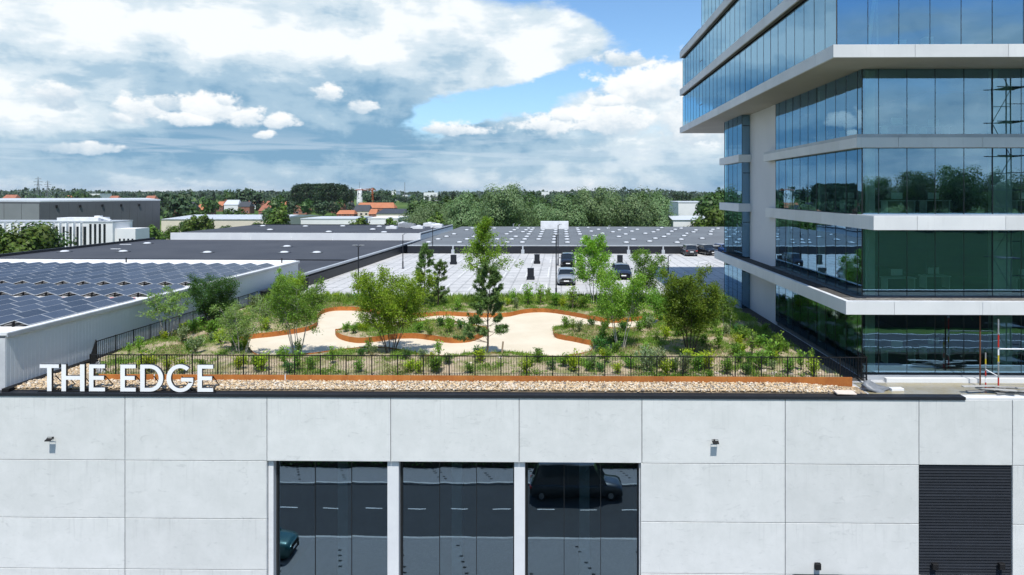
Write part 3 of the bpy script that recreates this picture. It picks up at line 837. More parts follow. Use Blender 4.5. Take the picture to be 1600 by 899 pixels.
back = hall_thing('rear_flat_roof_building', 'black roofed building behind with pale upstand wall and rooftop air units', 'building', 117.1, GZ)
BZ = 2.32 - GZ
MB().box(-44, 0, 0, 30, 0, BZ - .25).build('wall', M['cladding'], back)
MB().box(-44, -.2, .2, 30, BZ - .249, BZ - .05).build('roof', M['bitumen'], back)
MB().box(-44, .02, -.12, .2, DZ - .3, BZ + .05).build('upstand_wall', M['white_concrete'], back)
MB().box(-.25, .05, .2, 30.1, BZ - .05, BZ + .12).build('parapet_cap', M['cap_grey'], back)
MB().box(-44.1, .05, 29.8, 30.2, BZ - .05, BZ + .1).build('parapet', M['dark_metal'], back)
for xq in (-37, -29.7, -22.5, -15.3, -8):
    MB().box(xq - .06, xq + .06, -.2, -.12, DZ, DZ + .5).build('drain_pipe', M['cap_white'], back)
for (xq, yq) in ((-39, 24), (-31, 10), (-29.5, 23), (-22, 24), (-17.5, 4), (-14, 23), (-12, 12), (-7.2, 3), (-6, 19)):
    link('skylight', skm, back, (xq, yq, BZ - .05))
rng = random.Random(3)
for k in range(11):
    xq, yq = -10 + rng.uniform(0, 8.5), 16 + rng.uniform(0, 11)
    sx, sy, sz = rng.uniform(.4, 1.2), rng.uniform(.4, 1.2), rng.uniform(.3, .8)
    mb = MB().box(xq - sx, xq + sx, yq - sy, yq + sy, BZ - .05, BZ + sz)
    mb.tube([(xq, yq, BZ + sz), (xq, yq, BZ + sz + .18)], sx * .4, 10)
    mb.build('air_unit', M['cap_white'] if k % 3 else M['galv'], back)

# ------------------------------------------------------------------ grey skylight roof behind the parking deck
sky_b = thing('skylight_roof_building', 'wide grey flat roof dotted with white dome skylights behind the parking deck', 'building', (0, 104.95, GZ))
SZ = 1.27 - GZ
MB().box(-23.7, 95, 0, 57, 0, SZ - .12).build('wall', M['dark_metal'], sky_b)
MB().box(-23.7, 95, .12, 57, SZ - .119, SZ - .02).build('roof', M['grey_roof'], sky_b)
MB().box(-23.7, 95, -.06, .12, SZ - .119, SZ + .05).build('roof_edge', M['cap_grey'], sky_b)
cols = [-21.5, -16.5, -11.3, -8.8, -6.3, -3.9, -1.2, 1.0, 3.6, 6.2, 10.5, 14.6, 18.7, 22.8, 26.8, 30.9, 35, 39.5, 44, 48.5, 53, 58]
rng = random.Random(8)
for i, xq in enumerate(cols):
    for j in range(7):
        if rng.random() < .10: continue
        jx = 0 if i < 9 else (j % 2) * 1.9
        link('skylight', skm, sky_b, (xq + jx + (j * .25 if i < 4 else 0), 5.5 + j * 7.1 + (i % 2) * (0 if i < 9 else 2.5), SZ - .02), 0, (.80, .95, .9))
for (xq, yq, h) in ((-10.6, 46, 1.1), (-9.3, 45, 1.0), (9.6, 33, 1.4), (24, 24, .7), (41, 14, .8), (29, 3, .7), (5.5, 30, 1.2)):
    MB().tube([(xq, yq, SZ - .02), (xq, yq, SZ + h), (xq + .3, yq, SZ + h + .1)], .11, 6).build('vent_pipe', M['galv'], sky_b)
MB().box(-4.6, 1.6, 47, 50, SZ - .02, SZ + 1.6).build('roof_unit', M['cap_white'], sky_b)
for px in (560 + 148, 817, 982, 1036):
    p = aty(px, 390, 104.9)
    MB().box(p.x - .10, p.x + .10, -.24, -.06, -GZ + .35, SZ - .1).box(p.x - .24, p.x + .24, -.34, -.06, -GZ + .0, -GZ + .62).build('downpipe', M['cap_grey'], sky_b)

# ================================================================== OFFICE TOWER
TX, TY = 15.31, 35.0              # corner of the lower glass block
UX, UY = 12.67, 32.0              # corner of the overhanging upper block
TE = 46.0                         # right end, out of the picture
tow = thing('office_tower', 'glass office tower with white slab bands and an overhanging upper block', 'building', (TX, TY, GZ))
def T(mb, name, mats, smooth=False): return P(mb, name, mats, tow, smooth)
rng = random.Random(21)
def pane_front(xa, xb, y, z0, z1, d=.0):
    t = [rng.uniform(-.003, .003) for _ in range(2)]
    T(MB().add([(xa, y + t[0], z0), (xb, y + t[1], z0), (xb, y + t[1] + d, z1), (xa, y + t[0] + d, z1)], [(0, 1, 2, 3)]), 'pane', M['glass'])
def pane_side(ya, yb, x, z0, z1):
    t = [rng.uniform(-.003, .003) for _ in range(2)]
    T(MB().add([(x + t[0], yb, z0), (x + t[1], ya, z0), (x + t[1], ya, z1), (x + t[0], yb, z1)], [(0, 1, 2, 3)]), 'pane', M['glass'])
FLOORS = [(.32, 3.60), (4.21, 7.66), (8.36, 11.73), (12.41, 15.74)]
XF = [TX + .02, 16.15, 17.58, 19.0, 20.45, 21.9, 23.33, 24.76, 26.2, 27.6, 29.0, 31.9, 34.8, 37.7, 40.6, 43.5, TE]
YS = [TY + .02, 35.55] + [36.95 + 1.415 * k for k in range(9)] + [49.0]
for (z0, z1) in FLOORS:
    mul = MB()
    for xa, xb in zip(XF[:-1], XF[1:]):
        pane_front(xa + .012, xb - .012, TY, z0, z1)
        mul.box(xa - .012, xa + .012, TY - .012, TY + .10, z0, z1)
    for ya, yb in zip(YS[:-1], YS[1:]):
        pane_side(ya + .012, yb - .012, TX, z0, z1)
        mul.box(TX - .012, TX + .10, ya - .012, ya + .012, z0, z1)
    mul.box(TX - .012, TX + .03, 48.98, 49.0, z0, z1)
    mul.box(TX + .012, TE, TY - .006, TY + .06, z0 - .05, z0)
    mul.box(TX - .006, TX + .06, TY, 49.0, z0 - .05, z0 - .001)
    T(mul, 'mullions', M['mullion'])
# floor plates inside, back wall, columns
for z0, z1 in ((-.1, .26), (3.61, 4.20), (7.67, 8.34), (11.74, 12.40)):
    T(MB().box(TX + .12, TE, TY + .12, 61.0, z0, z1), 'floor_plate', M['interior'])
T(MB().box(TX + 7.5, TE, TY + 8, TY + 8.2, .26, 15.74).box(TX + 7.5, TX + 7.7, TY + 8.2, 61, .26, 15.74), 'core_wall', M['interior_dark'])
for (z0, z1) in FLOORS:
    for (xc, yc) in ((15.98, 35.55), (22.3, 35.6), (28.5, 36.6), (16.1, 42.5), (16.1, 48.2)):
        T(MB().box(xc - .16, xc + .16, yc - .16, yc + .16, z0 - .06, z1 + .01), 'column', M['column'])
    for (xd, yd, wd) in ((18.2, 37.2, .8), (20.6, 38.0, .7), (25.2, 37.4, .8), (17.0, 40.5, .5), (17.2, 45.0, .5)):
        T(MB().box(xd - wd, xd + wd, yd - .4, yd + .4, z0 + .64, z0 + .68).box(xd - wd + .05, xd - wd + .1, yd - .35, yd + .35, z0 - .05, z0 + .64).box(xd + wd - .1, xd + wd - .05, yd - .35, yd + .35, z0 - .05, z0 + .64).box(xd - .3, xd + .3, yd + .1, yd + .14, z0 + .75, z0 + 1.1), 'desk', M['column'])
    T(MB().box(15.62, 15.70, 35.3, 35.34, z0, z1).box(22.6, 23.6, 36.1, 36.16, z0, z1 - .3), 'partition', M['column'])
# white wall strip and the far projecting glass bay on the side
T(MB().box(TX - .012, TX + .3, 49.0, 55.62, -.02, 15.75), 'side_wall', M['shaded_white_wall'])
BX, BY0, BY1 = 14.66, 55.62, 61.6
for i, (z0, z1) in enumerate(((.05, 3.9), (4.22, 7.9), (8.55, 11.9), (12.5, 15.74))):
    ys = [BY0 + .02 + (BY1 - BY0) * k / 4 for k in range(5)]
    for a, b in zip(ys[:-1], ys[1:]): pane_side(a + .012, b - .012, BX, z0, z1)
    pane_front(BX + .02, TX + .2, BY0, z0, z1)
    mm = MB()
    for a in ys: mm.box(BX - .012, BX + .08, a - .012, a + .012, z0, z1)
    mm.box(BX + .08, TX + .1, BY0 - .01, BY0 + .05, z1 - .9, z1 - .84)
    T(mm, 'mullions', M['mullion'])
for z0, z1 in ((7.9, 8.55), (11.9, 12.5)):
    T(MB().box(BX - .38, TX - .02, BY0 - .4, BY1 + .3, z0, z1), 'bay_band', M['white_concrete'])
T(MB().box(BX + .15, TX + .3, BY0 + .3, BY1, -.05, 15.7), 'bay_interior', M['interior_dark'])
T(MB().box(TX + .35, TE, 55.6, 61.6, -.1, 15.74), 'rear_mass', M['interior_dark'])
# slab bands: single fascia panels, filled with a dark top
def band(x0, y0, z0, z1, y_end, pitch_x=4.2, pitch_y=4.4, top=None, corner=0.9):
    th = .10
    x = x0; first = corner * pitch_x * .55
    xs = [x0] + [x0 + first + pitch_x * k for k in range(12) if x0 + first + pitch_x * k < TE] + [TE]
    for a, b in zip(xs[:-1], xs[1:]):
        T(MB().chamfer(a + (0 if a == x0 else .006), b - .006, y0, y0 + th, z0, z1, .008), 'fascia_panel', M['band'])
    ys = [y0 + th] + [y0 + .5 * pitch_y + pitch_y * k for k in range(12) if y0 + .5 * pitch_y + pitch_y * k < y_end - .5] + [y_end]
    for a, b in zip(ys[:-1], ys[1:]):
        T(MB().box(x0, x0 + th, a + .006, b - .006, z0, z1), 'fascia_panel', M['band'])
    return xs, ys
# third band (lowest): projects 2 m, carries gravel
band(13.67, 33.0, 3.60, 4.21, 61.2, corner=1.0)
T(MB().box(13.775, TE, 33.105, TY - .03, 3.602, 4.10).box(13.775, TX - .03, TY - .03, 61.2, 3.602, 4.10), 'slab', M['soffit'])
T(MB().box(13.67, TE, 33.0, 33.22, 4.211, 4.25).box(13.67, 13.89, 33.22, 61.2, 4.211, 4.25), 'band_cap', M['cap_white'])
T(MB().box(13.9, TX - .2, TY - .2, 61.0, 4.10, 4.15), 'gravel_bed', M['dark_gravel'])
T(MB().box(13.9, TE, 33.23, TY - .2, 4.10, 4.16), 'gravel_bed', M['mixed_gravel'])
T(MB().box(TX - .5, TX - .02, TY - .5, 49, 4.101, 4.19).box(TX - .02, TE, TY - .35, TY - .02, 4.101, 4.19), 'gutter_strip', M['dark_metal'])
# second band
band(14.99, 33.0, 7.66, 8.34, 50.4)
T(MB().box(15.095, TE, 33.105, TY - .02, 7.662, 8.30).box(15.095, TX - .02, TY - .02, 50.4, 7.662, 8.30), 'slab', M['soffit'])
T(MB().box(15.05, TE, 33.05, TY - .02, 8.341, 8.36), 'band_cap', M['cap_grey'])
# first band: nearly flush
band(14.89, 34.62, 11.73, 12.24, 50.5)
T(MB().box(14.90, TE, 34.63, 34.98, 12.241, 12.41).box(14.90, TX - .02, 34.98, 50.5, 12.241, 12.41), 'band_upstand', M['cap_grey'])
T(MB().box(14.995, TE, 34.725, TY - .02, 11.732, 12.24).box(14.995, TX - .02, TY - .02, 50.5, 11.732, 12.24), 'slab', M['soffit'])
# upper block
T(MB().box(UX + .105, TE, UY + .105, 73.2, 15.76, 16.34), 'overhang_slab', M['soffit'])
UFL = [(16.36, 19.62), (20.42, 23.62), (24.42, 27.7), (28.4, 31.7), (32.4, 35.7), (36.4, 39.6)]
def uband(z0, z1, ye, inset=0.0):
    band(UX + inset, UY + inset, z0, z1, ye, pitch_x=4.3, pitch_y=4.3, corner=1.6)
uband(15.76, 16.36, 73.3)
for i, (z0, z1) in enumerate(UFL):
    ye = 73.1 if i < 2 else 63.3
    xs = [12.96] + [14.40 + 1.447 * k for k in range(11)] + [31.5, 35, 38.5, 42, TE]
    for a, b in zip(xs[:-1], xs[1:]): pane_front(a + .012, b - .012, UY + .30, z0, z1)
    n = int(round((ye - UY - .32) / 1.44)); ys = [UY + .32 + (ye - UY - .32) * k / n for k in range(n + 1)]
    for a, b in zip(ys[:-1], ys[1:]): pane_side(a + .010, b - .010, UX + .30, z0, z1)
    mm = MB()
    for a in xs: mm.box(a - .012, a + .012, UY + .288, UY + .38, z0, z1)
    for a in ys: mm.box(UX + .288, UX + .38, a - .010, a + .010, z0, z1)
    if i < 2: mm.box(UX + .285, UX + .33, 62.9, 64.1, z0 + 1.2, z0 + 1.26)
    T(mm, 'mullions', M['mullion'])
    zb = z1; zt = UFL[i + 1][0] if i < 5 else 40.2
    yb = ye if i != 1 else 73.1
    band(UX, UY, zb + .14, zt, (73.3 if i < 2 else 63.5), pitch_x=4.3, pitch_y=4.3, corner=1.6)
    T(MB().box(UX + .105, TE, UY + .105, (73.2 if i < 2 else 63.4), zb + .15, zt - .02), 'slab', M['interior'])
    T(MB().box(UX + .34, TE, UY + .36, (73.0 if i < 2 else 63.3), zb, zb + .149), 'head_trim', M['gap'])
T(MB().box(UX + 6, TE, UY + 7.0, UY + 7.2, 16.36, 40).box(UX + 6, UX + 6.2, UY + 7.2, 63, 16.36, 40).box(UX + 6.2, UX + 6.4, 63, 73, 16.36, 24.3).box(UX + .4, UX + 6, 72.9, 73.0, 16.36, 23.6).box(UX + .4, UX + 6, 63.1, 63.2, 24.4, 39.6), 'core_wall', M['interior_dark'])
T(MB().box(UX + .1, TE, 63.5, 73.3, 24.43, 24.6), 'roof_terrace', M['grey_roof'])
# furniture seen on the upper floor
for (xa, xb, h) in ((16.85, 17.25, .75), (17.0, 17.1, .5), (18.2, 18.6, .9), (19.2, 20.6, .55), (15.9, 16.5, .3)):
    T(MB().box(xa, xb, 34.4, 34.9, 16.36, 16.36 + h), 'stored_box', M['column'])
T(MB().beam((15.0, 33.6, 16.4), (15.35, 33.6, 19.4), .12).beam((15.45, 33.6, 16.4), (15.4, 33.6, 19.4), .06), 'leaning_board', M['column'])
# terrace in front of the ground floor glass
T(MB().box(TX, TE, TY - .22, TY - .03, -.02, .22), 'glass_sill', M['cap_grey'])
T(MB().box(16.2, TE, TY - .75, TY - .45, -.01, .20), 'terrace_upstand', M['white_concrete'])
for (a, b) in ((13.95, 15.27),):
    T(MB().box(a, b, 34.6, 55.6, -.011, .035), 'gravel_strip', M['dark_gravel'])
tag(MB().box(14.5, TE, FW + .432, TY - .76, -.011, .004).build('terrace_floor', M['wet_membrane']), kind='structure')

# ------------------------------------------------------------------ scaffolds
sc = thing('pole_scaffold', 'red and white scaffold poles with pale cross tube before the ground floor glass', 'scaffold', (aty(1560, 600, 32.9).x, 32.9, 0))
def striped(name, x, y, z0, z1, r, cols, parent):
    mb = MB(); n = len(cols); ms = sorted(set(cols)); hh = (z1 - z0) / n
    for i, c in enumerate(cols): mb.tube([(x, y, z0 + i * hh), (x, y, z0 + (i + 1) * hh)], r, 8, ms.index(c))
    for i in range(0, n, 2): mb.tube([(x, y, z0 + i * hh - .03), (x, y, z0 + i * hh + .03)], r * 1.5, 8, ms.index('galv'))
    return mb.build(name, [M[c] for c in ms], parent)
striped('pole', 0, 0, 0, 3.42, .035, ['red_paint', 'red_paint', 'galv', 'galv', 'yellow_paint', 'white_paint', 'red_paint', 'red_paint', 'galv', 'galv'], sc)
striped('pole', -.42, .3, .04, 1.75, .03, ['red_paint', 'white_paint', 'red_paint', 'galv', 'yellow_paint', 'galv'], sc)
MB().tube([(-.50, .6, .04), (-.50, .6, 3.55)], .035, 6).build('post', M['rust'], sc)
MB().tube([(0, 0, 2.0), (2.4, 0, 2.0)], .03, 6).build('cross_tube', M['white_paint'], sc)
MB().tube([(-.45, .3, .06), (2.4, .35, .06)], .03, 6).build('foot_tube', M['rust'], sc)
MB().tube([(-.42, .3, .95), (0, 0, .7)], .02, 6).build('brace', M['white_paint'], sc)
tw = thing('scaffold_tower', 'tall scaffold tower, coloured dark as a backlit silhouette, mirrored in the glass front of the office tower', 'scaffold', (25.9, 28.6, GZ + .12))
for x in (0, 1.1):
    for y in (0, 1.3): MB().tube([(x, y, 0), (x, y, 33)], .035, 6).build('standard', M['scaffold_backlit'], tw)
for k in range(1, 17):
    z = 2.0 * k
    for y in (0, 1.3): MB().tube([(-.5, y, z), (1.3, y, z)], .03, 5).tube([(0, y, z - 1), (1.1, y, z - 1)], .022, 5).build('ledger', M['scaffold_backlit'], tw)
    MB().box(0, 1.1, .1, 1.2, z - .04, z).build('platform', M['scaffold_backlit'], tw)
    a, b = (0, 1.1) if k % 2 else (1.1, 0)
    MB().tube([(a, 0, z - 2), (b, 0, z)], .022, 5).build('brace', M['scaffold_backlit'], tw)

# things left lying about on the terrace and the gravel
def slab_stone(px, py, w, d, h, rz, label):
    p = at(px, py, .05)
    o = tag(MB().chamfer(-w / 2, w / 2, -d / 2, d / 2, 0, h, .01).build('stone_slab', M['stone']), label, 'slab')
    o.location = (p.x, p.y, .075); o.rotation_euler = (R(8), R(3), rz)
slab_stone(806, 605, 1.0, .6, .07, .3, 'pale stone slab lying tilted on the gravel below the pine tree')
slab_stone(1077, 605, .62, .55, .06, -.1, 'pale stone slab lying on the gravel against the corten edging')
slab_stone(1320, 615, .95, .42, .05, .1, 'pale stone slab lying on the terrace at the end of the corten edging')
p = at(1372, 612, .0)
bag = MB(); rngb = random.Random(4); nn, mm_ = 14, 6
for j in range(mm_ + 1):
    v = j / mm_
    for i in range(nn):
        a = 2 * PI * i / nn
        rr = (1 - v ** 2.2) ** .5 if v < 1 else 0
        k = 1 + .25 * math.sin(3 * a + v * 4) + rngb.uniform(-.12, .12)
        bag.v.append((.62 * rr * k * math.cos(a) - .25 * v, .36 * rr * k * math.sin(a), .40 * v * (1 + .3 * math.cos(a - 2.6))))
for j in range(mm_):
    for i in range(nn): bag.f.append((j * nn + i, j * nn + (i + 1) % nn, (j + 1) * nn + (i + 1) % nn, (j + 1) * nn + i)); bag.mi.append(0)
bo = tag(bag.build('crumpled_sheet', M['plastic_grey'], None, True), 'crumpled grey plastic sheet heaped on the terrace by the glass corner', 'plastic sheet'); bo.location = (p.x, p.y + .2, .005)
p = at(1402, 612)
crate = thing('pale_block', 'pale yellowish foam block lying beside the crumpled grey plastic sheet', 'block', (p.x, p.y + .1, .005), .06)
MB().chamfer(-.30, .30, -.16, .16, 0, .14, .015).build('block', M['cap_white'], crate); MB().box(-.28, .28, -.165, -.160, .01, .05).build('label_strip', M['cream'], crate)
rngb = random.Random(9)
for k in range(9):
    p = at(1535 + rngb.uniform(0, 85), 613 + rngb.uniform(-3, 5), .02)
    o = tag(MB().chamfer(-rngb.uniform(.5, 1.1), rngb.uniform(.5, 1.1), -.10, .10, 0, .035, .006).build('grey_board', M['board']), 'loose grey board in the pile at the foot of the scaffold poles', 'board', 'boards piled by the scaffold')
    o.location = (p.x, max(p.y, FW + .5), .008 + k * .037); o.rotation_euler = (0, 0, rngb.uniform(-.35, .35))
p = at(1300, 613)
o = tag(MB().box(-.4, .4, -.02, .02, 0, .03).build('iron_bar', M['rust']), 'short rusty iron bar lying on the gravel by the terrace slab', 'bar'); o.location = (p.x + .25, p.y, .08); o.rotation_euler = (0, 0, -.9)

# ================================================================== PARKING DECK
# painted lines
def line(x0, y0, x1, y1, w=.14):
    d = Vector((x1 - x0, y1 - y0, 0)); n = Vector((-d.y, d.x, 0)).normalized() * w / 2
    a, b = Vector((x0, y0, .003)), Vector((x1, y1, .003))
    o = MB().add([a - n, b - n, b + n, a + n], [(0, 1, 2, 3)]).build('parking_line', M['line_white']); tag(o, kind='structure')
for row, (ya, yb) in enumerate(((65.5, 70.5), (76.0, 86.0), (91.5, 96.5))):
    for k in range(14):
        x = -19.0 + 2.5 * k
        if x < 7: line(x, ya, x, yb)
    line(-19.0, (ya + yb) / 2 if row == 1 else yb, 6.5, (ya + yb) / 2 if row == 1 else yb)
a, b = at(1108, 408), at(1165, 470)
for k in (0, 1): line(a.x + k * 1.5 - .3, a.y, a.x + k * 1.5 + 2.2, 55, .16)
for k in range(16): line(a.x + .3 + k * .11, a.y - 18 - k * .9, a.x + 1.9 + k * .11, a.y - 18.4 - k * .9, .22)
wl = at(1085, 412); line(wl.x, wl.y, wl.x + 3, wl.y + 3.6, .5)
# ventilation shafts
vents = [(829, 437.5), (839, 412.5), (708, 413.5), (905, 414), (751, 438), (969, 414), (910, 436), (748, 466)]
VL = ['dark ventilation box left of the silver car, in the nearer row', 'dark ventilation box on the deck in the far row, left of the dark parked car', 'dark ventilation box on the deck in the far row, behind the slender back pine',
      'dark ventilation box on the deck right behind the black parked car', 'dark ventilation box on the deck behind the birch trunk', 'dark ventilation box in the far row between the two airy trees',
      'dark ventilation box on the deck just right of the silver car', 'dark ventilation box by the rear planting of the garden']
for (px, py), lb in zip(vents[:7], VL):
    p = at(px, py)
    t = thing('ventilation_box', lb, 'vent box', (p.x, p.y + .35, -.004), group='ventilation boxes on the parking deck')
    MB().box(-.42, .42, -.42, .42, 0, .30).build('plinth', M['louvre'], t)
    b = MB().box(-.34, .34, -.34, .34, .30, 1.18).build('shaft', M['louvre'], t)
    MB().box(-.36, .36, -.36, .36, 1.18, 1.23).build('lid', M['dark_metal'], t)
    for k in range(4): MB().box(-.30, .30, -.352, -.342, .40 + k * .19, .53 + k * .19).build('slat', M['dark_metal'], b)
# lamp posts
def lamp_post(px, py, h, label, double=False):
    p = at(px, py)
    t = thing('lamp_post', label, 'lamp post', (p.x, p.y, -.004))
    MB().tube([(0, 0, 0), (0, 0, .9), (0, 0, .92), (0, 0, h)], [.085, .085, .06, .05], 8).build('pole', M['dark_metal'], t)
    MB().box(-.16, .16, -.16, .16, 0, .03).build('base_plate', M['dark_metal'], t)
    for s in ((-1, 1) if double else (1,)):
        MB().beam((0, 0, h - .02), (s * .3, 0, h + .12), .09, .05).build('arm', M['dark_metal'], t)
        MB().box(s * .30 - .2, s * .30 + .2, -.12, .12, h + .10, h + .15).build('lamp_head', M['galv'], t)
lamp_post(560, 471, 4.75, 'dark lamp post with double head behind the left multi-stem tree', True)
lamp_post(629.5, 420, 4.2, 'dark lamp post on the deck left of the slender back pine', False)
lamp_post(676, 401, 4.3, 'dark lamp post at the far end of the deck near the grey side wall', False)
lamp_post(869, 466, 5.6, 'dark lamp post at the garden edge right beside the silver car', True)
lamp_post(872, 415, 5.2, 'dark lamp post behind the dark parked car, at the far side of the deck', False)
lamp_post(1044, 427, 2.0, 'short dark post standing at the shadow edge near the tower', False)

# ------------------------------------------------------------------ cars
def car_proto(name, col, L=4.45, Wd=1.84, Hh=1.62, suv=True, rear_color=None):
    """local: front towards -y, origin at ground centre"""
    t = thing(name, 'car', 'car')
    hw = Wd / 2; P_ = paint(name + '_paint', col)
    def sec(y, hwid, z0, z1, crown=.03):
        return [(-hwid * .93, y, z0), (-hwid, y, z0 + .18), (-hwid, y, z1 - .16), (-hwid * .94, y, z1 - .03), (-hwid * .5, y, z1 + crown), (0, y, z1 + crown * 1.3), (hwid * .5, y, z1 + crown), (hwid * .94, y, z1 - .03), (hwid, y, z1 - .16), (hwid, y, z0 + .18), (hwid * .93, y, z0)]
    hood = .98 if suv else .86; tail = 1.05 if suv else .98
    S_ = [(-L / 2, hw * .78, .34, hood - .28), (-L / 2 + .07, hw * .90, .26, hood - .16), (-L / 2 + .35, hw * .98, .22, hood - .05), (-L / 2 + .9, hw, .22, hood), (-L / 2 + 1.2, hw, .22, hood + .04), (0, hw, .22, hood + .05), (L / 2 - .9, hw, .22, tail), (L / 2 - .3, hw * .97, .24, tail - .02), (L / 2 - .06, hw * .90, .30, tail - .10), (L / 2, hw * .82, .40, tail - .25)]
    mb = MB()
    rows = [sec(*s) for s in S_]
    n = len(rows[0])
    for r in rows: mb.v += r
    for i in range(len(rows) - 1):
        for k in range(n): mb.f.append((i * n + k, i * n + (k + 1) % n, (i + 1) * n + (k + 1) % n, (i + 1) * n + k)); mb.mi.append(0)
    mb.f.append(tuple(range(n))); mb.mi.append(0); mb.f.append(tuple(range((len(rows) - 1) * n, len(rows) * n))[::-1]); mb.mi.append(0)
    mb.build('body', P_, t, True)
    # cabin: glass with a painted roof and pillars
    yw0, yw1 = -L / 2 + 1.15, -L / 2 + 1.85; yr1, yr0 = L / 2 - .75, L / 2 - .15
    if not suv: yr1, yr0 = L / 2 - 1.3, L / 2 - .55
    zb = hood + .0; wt = hw * .76; wb = hw * .93
    cabin = MB().add([(-wb, yw0, zb), (wb, yw0, zb), (wb, yr0, zb), (-wb, yr0, zb), (-wt, yw1, Hh - .05), (wt, yw1, Hh - .05), (wt, yr1, Hh - .05), (-wt, yr1, Hh - .05)],
                     [(0, 1, 5, 4), (1, 2, 6, 5), (2, 3, 7, 6), (3, 0, 4, 7)])
    cabin.build('windows', M['glass_dark'], t)
    rf = MB(); rr = []
    for y, k, dz in ((yw1 - .06, .98, -.05), (yw1 + .2, 1.0, 0.0), ((yw1 + yr1) / 2, 1.0, .02), (yr1 - .1, 1.0, 0), (yr1 + .08, .98, -.05)):
        rr.append([(-wt * k - .02, y, Hh - .07 + dz * .3), (-wt * k * .9, y, Hh + dz * .6 - .01), (0, y, Hh + .02 + dz), (wt * k * .9, y, Hh + dz * .6 - .01), (wt * k + .02, y, Hh - .07 + dz * .3)])
    for r in rr: rf.v += r
    for i in range(4):
        for k in range(4): rf.f.append((i * 5 + k, i * 5 + k + 1, (i + 1) * 5 + k + 1, (i + 1) * 5 + k)); rf.mi.append(0)
    for s in (-1, 1):
        rf.beam((s * wb, yw0, zb), (s * wt, yw1, Hh - .05), .07); rf.beam((s * wb, yr0, zb), (s * wt, yr1, Hh - .05), .11)
        rf.beam((s * wb * 1.0, (yw1 + yr1) / 2 + .1, zb), (s * wt, (yw1 + yr1) / 2 + .1, Hh - .05), .06)
    rf.build('roof', P_, t)
    for s in (-1, 1):
        for y in (-L / 2 + .85, L / 2 - .85):
            w_ = MB().tube([(s * (hw - .22), y, .34), (s * (hw + .015), y, .34)], .34, 16).build('wheel', M['tyre'], t)
            MB().tube([(s * (hw - .02), y, .34), (s * (hw + .022), y, .34)], .21, 12).build('rim', M['rim'], w_)
        MB().add([(s * hw * .50, -L / 2 + .03, hood - .30), (s * hw * .86, -L / 2 + .12, hood - .30), (s * hw * .92, -L / 2 + .30, hood - .15), (s * hw * .52, -L / 2 + .10, hood - .20), (s * hw * .5, -L / 2 + .2, hood - .30), (s * hw * .88, -L / 2 + .4, hood - .18)],
                 [(0, 1, 2, 3), (0, 3, 4), (1, 5, 2), (4, 3, 2, 5), (0, 4, 5, 1)]).build('headlight', M['headlight'], t)
        MB().box(s * hw * .62 if s > 0 else -hw * .92, hw * .92 if s > 0 else -hw * .62, L / 2 - .14, L / 2 + .005, tail - .30, tail - .16).build('tail_light', M['taillight'], t)
        MB().chamfer(s * (hw + .02) if s > 0 else -(hw + .20), hw + .20 if s > 0 else -(hw + .02), yw0 + .25, yw0 + .36, zb + .02, zb + .17, .02).build('mirror', P_, t)
    MB().box(-hw * .48, hw * .48, -L / 2 - .015, -L / 2 + .1, hood - .42, hood - .22).build('grille', M['black'], t)
    MB().box(-hw * .75, hw * .75, -L / 2 - .02, -L / 2 + .12, .26, .42).build('bumper', M['black'], t)
    MB().box(-.26, .26, -L / 2 - .035, -L / 2 - .022, .44, .55).build('number_plate', M['white_paint'], t)
    MB().box(-.26, .26, L / 2 + .006, L / 2 + .02, .62, .73).build('number_plate', M['white_paint'], t)
    return t
def car(px, py, rz, label, **kw):
    t = car_proto('parked_car', **kw); p = at(px, py)
    t.location = (p.x, p.y + 2.2, -.004); t.rotation_euler = (0, 0, rz); t['label'] = label; t['group'] = 'cars parked on the roof deck'
    return t
car(885, 447, 0.0, 'silver grey hatchback parked facing the garden beside the lamp post', col=(.30, .33, .36), Hh=1.50)
car(887.5, 418, 0.0, 'black car parked in the far row behind the silver hatchback', col=(.015, .016, .022), Hh=1.58)
car(974, 438, 0.02, 'dark blue car half hidden behind the light green trees', col=(.02, .03, .055), Hh=1.50)
car(1081, 401, PI, 'dark grey car with its rear window facing the garden near the deck wall', col=(.07, .07, .075), Hh=1.60)
car(1109, 400, .25, 'black car with bright headlights next to the dark grey car', col=(.012, .014, .02), Hh=1.50)
car(1137, 399, .25, 'bright blue car partly hidden by the tower slab', col=(.02, .07, .22), Hh=1.50)
sc1 = car_proto('parked_car', (.006, .075, .075), 4.3, 1.80, 1.5); sc1.location = (-16.75, 27.7, GZ + .121); sc1.rotation_euler = (0, 0, R(90)); sc1['label'] = 'dark teal car on the street mirrored in the left window'
sc2 = car_proto('parked_van', (.02, .024, .03), 6.2, 2.0, 2.3); sc2.location = (.9, 19.7, GZ + .012); sc2.rotation_euler = (0, 0, R(90)); sc2['label'] = 'dark van on the street mirrored in the right window'; sc2['category'] = 'van'

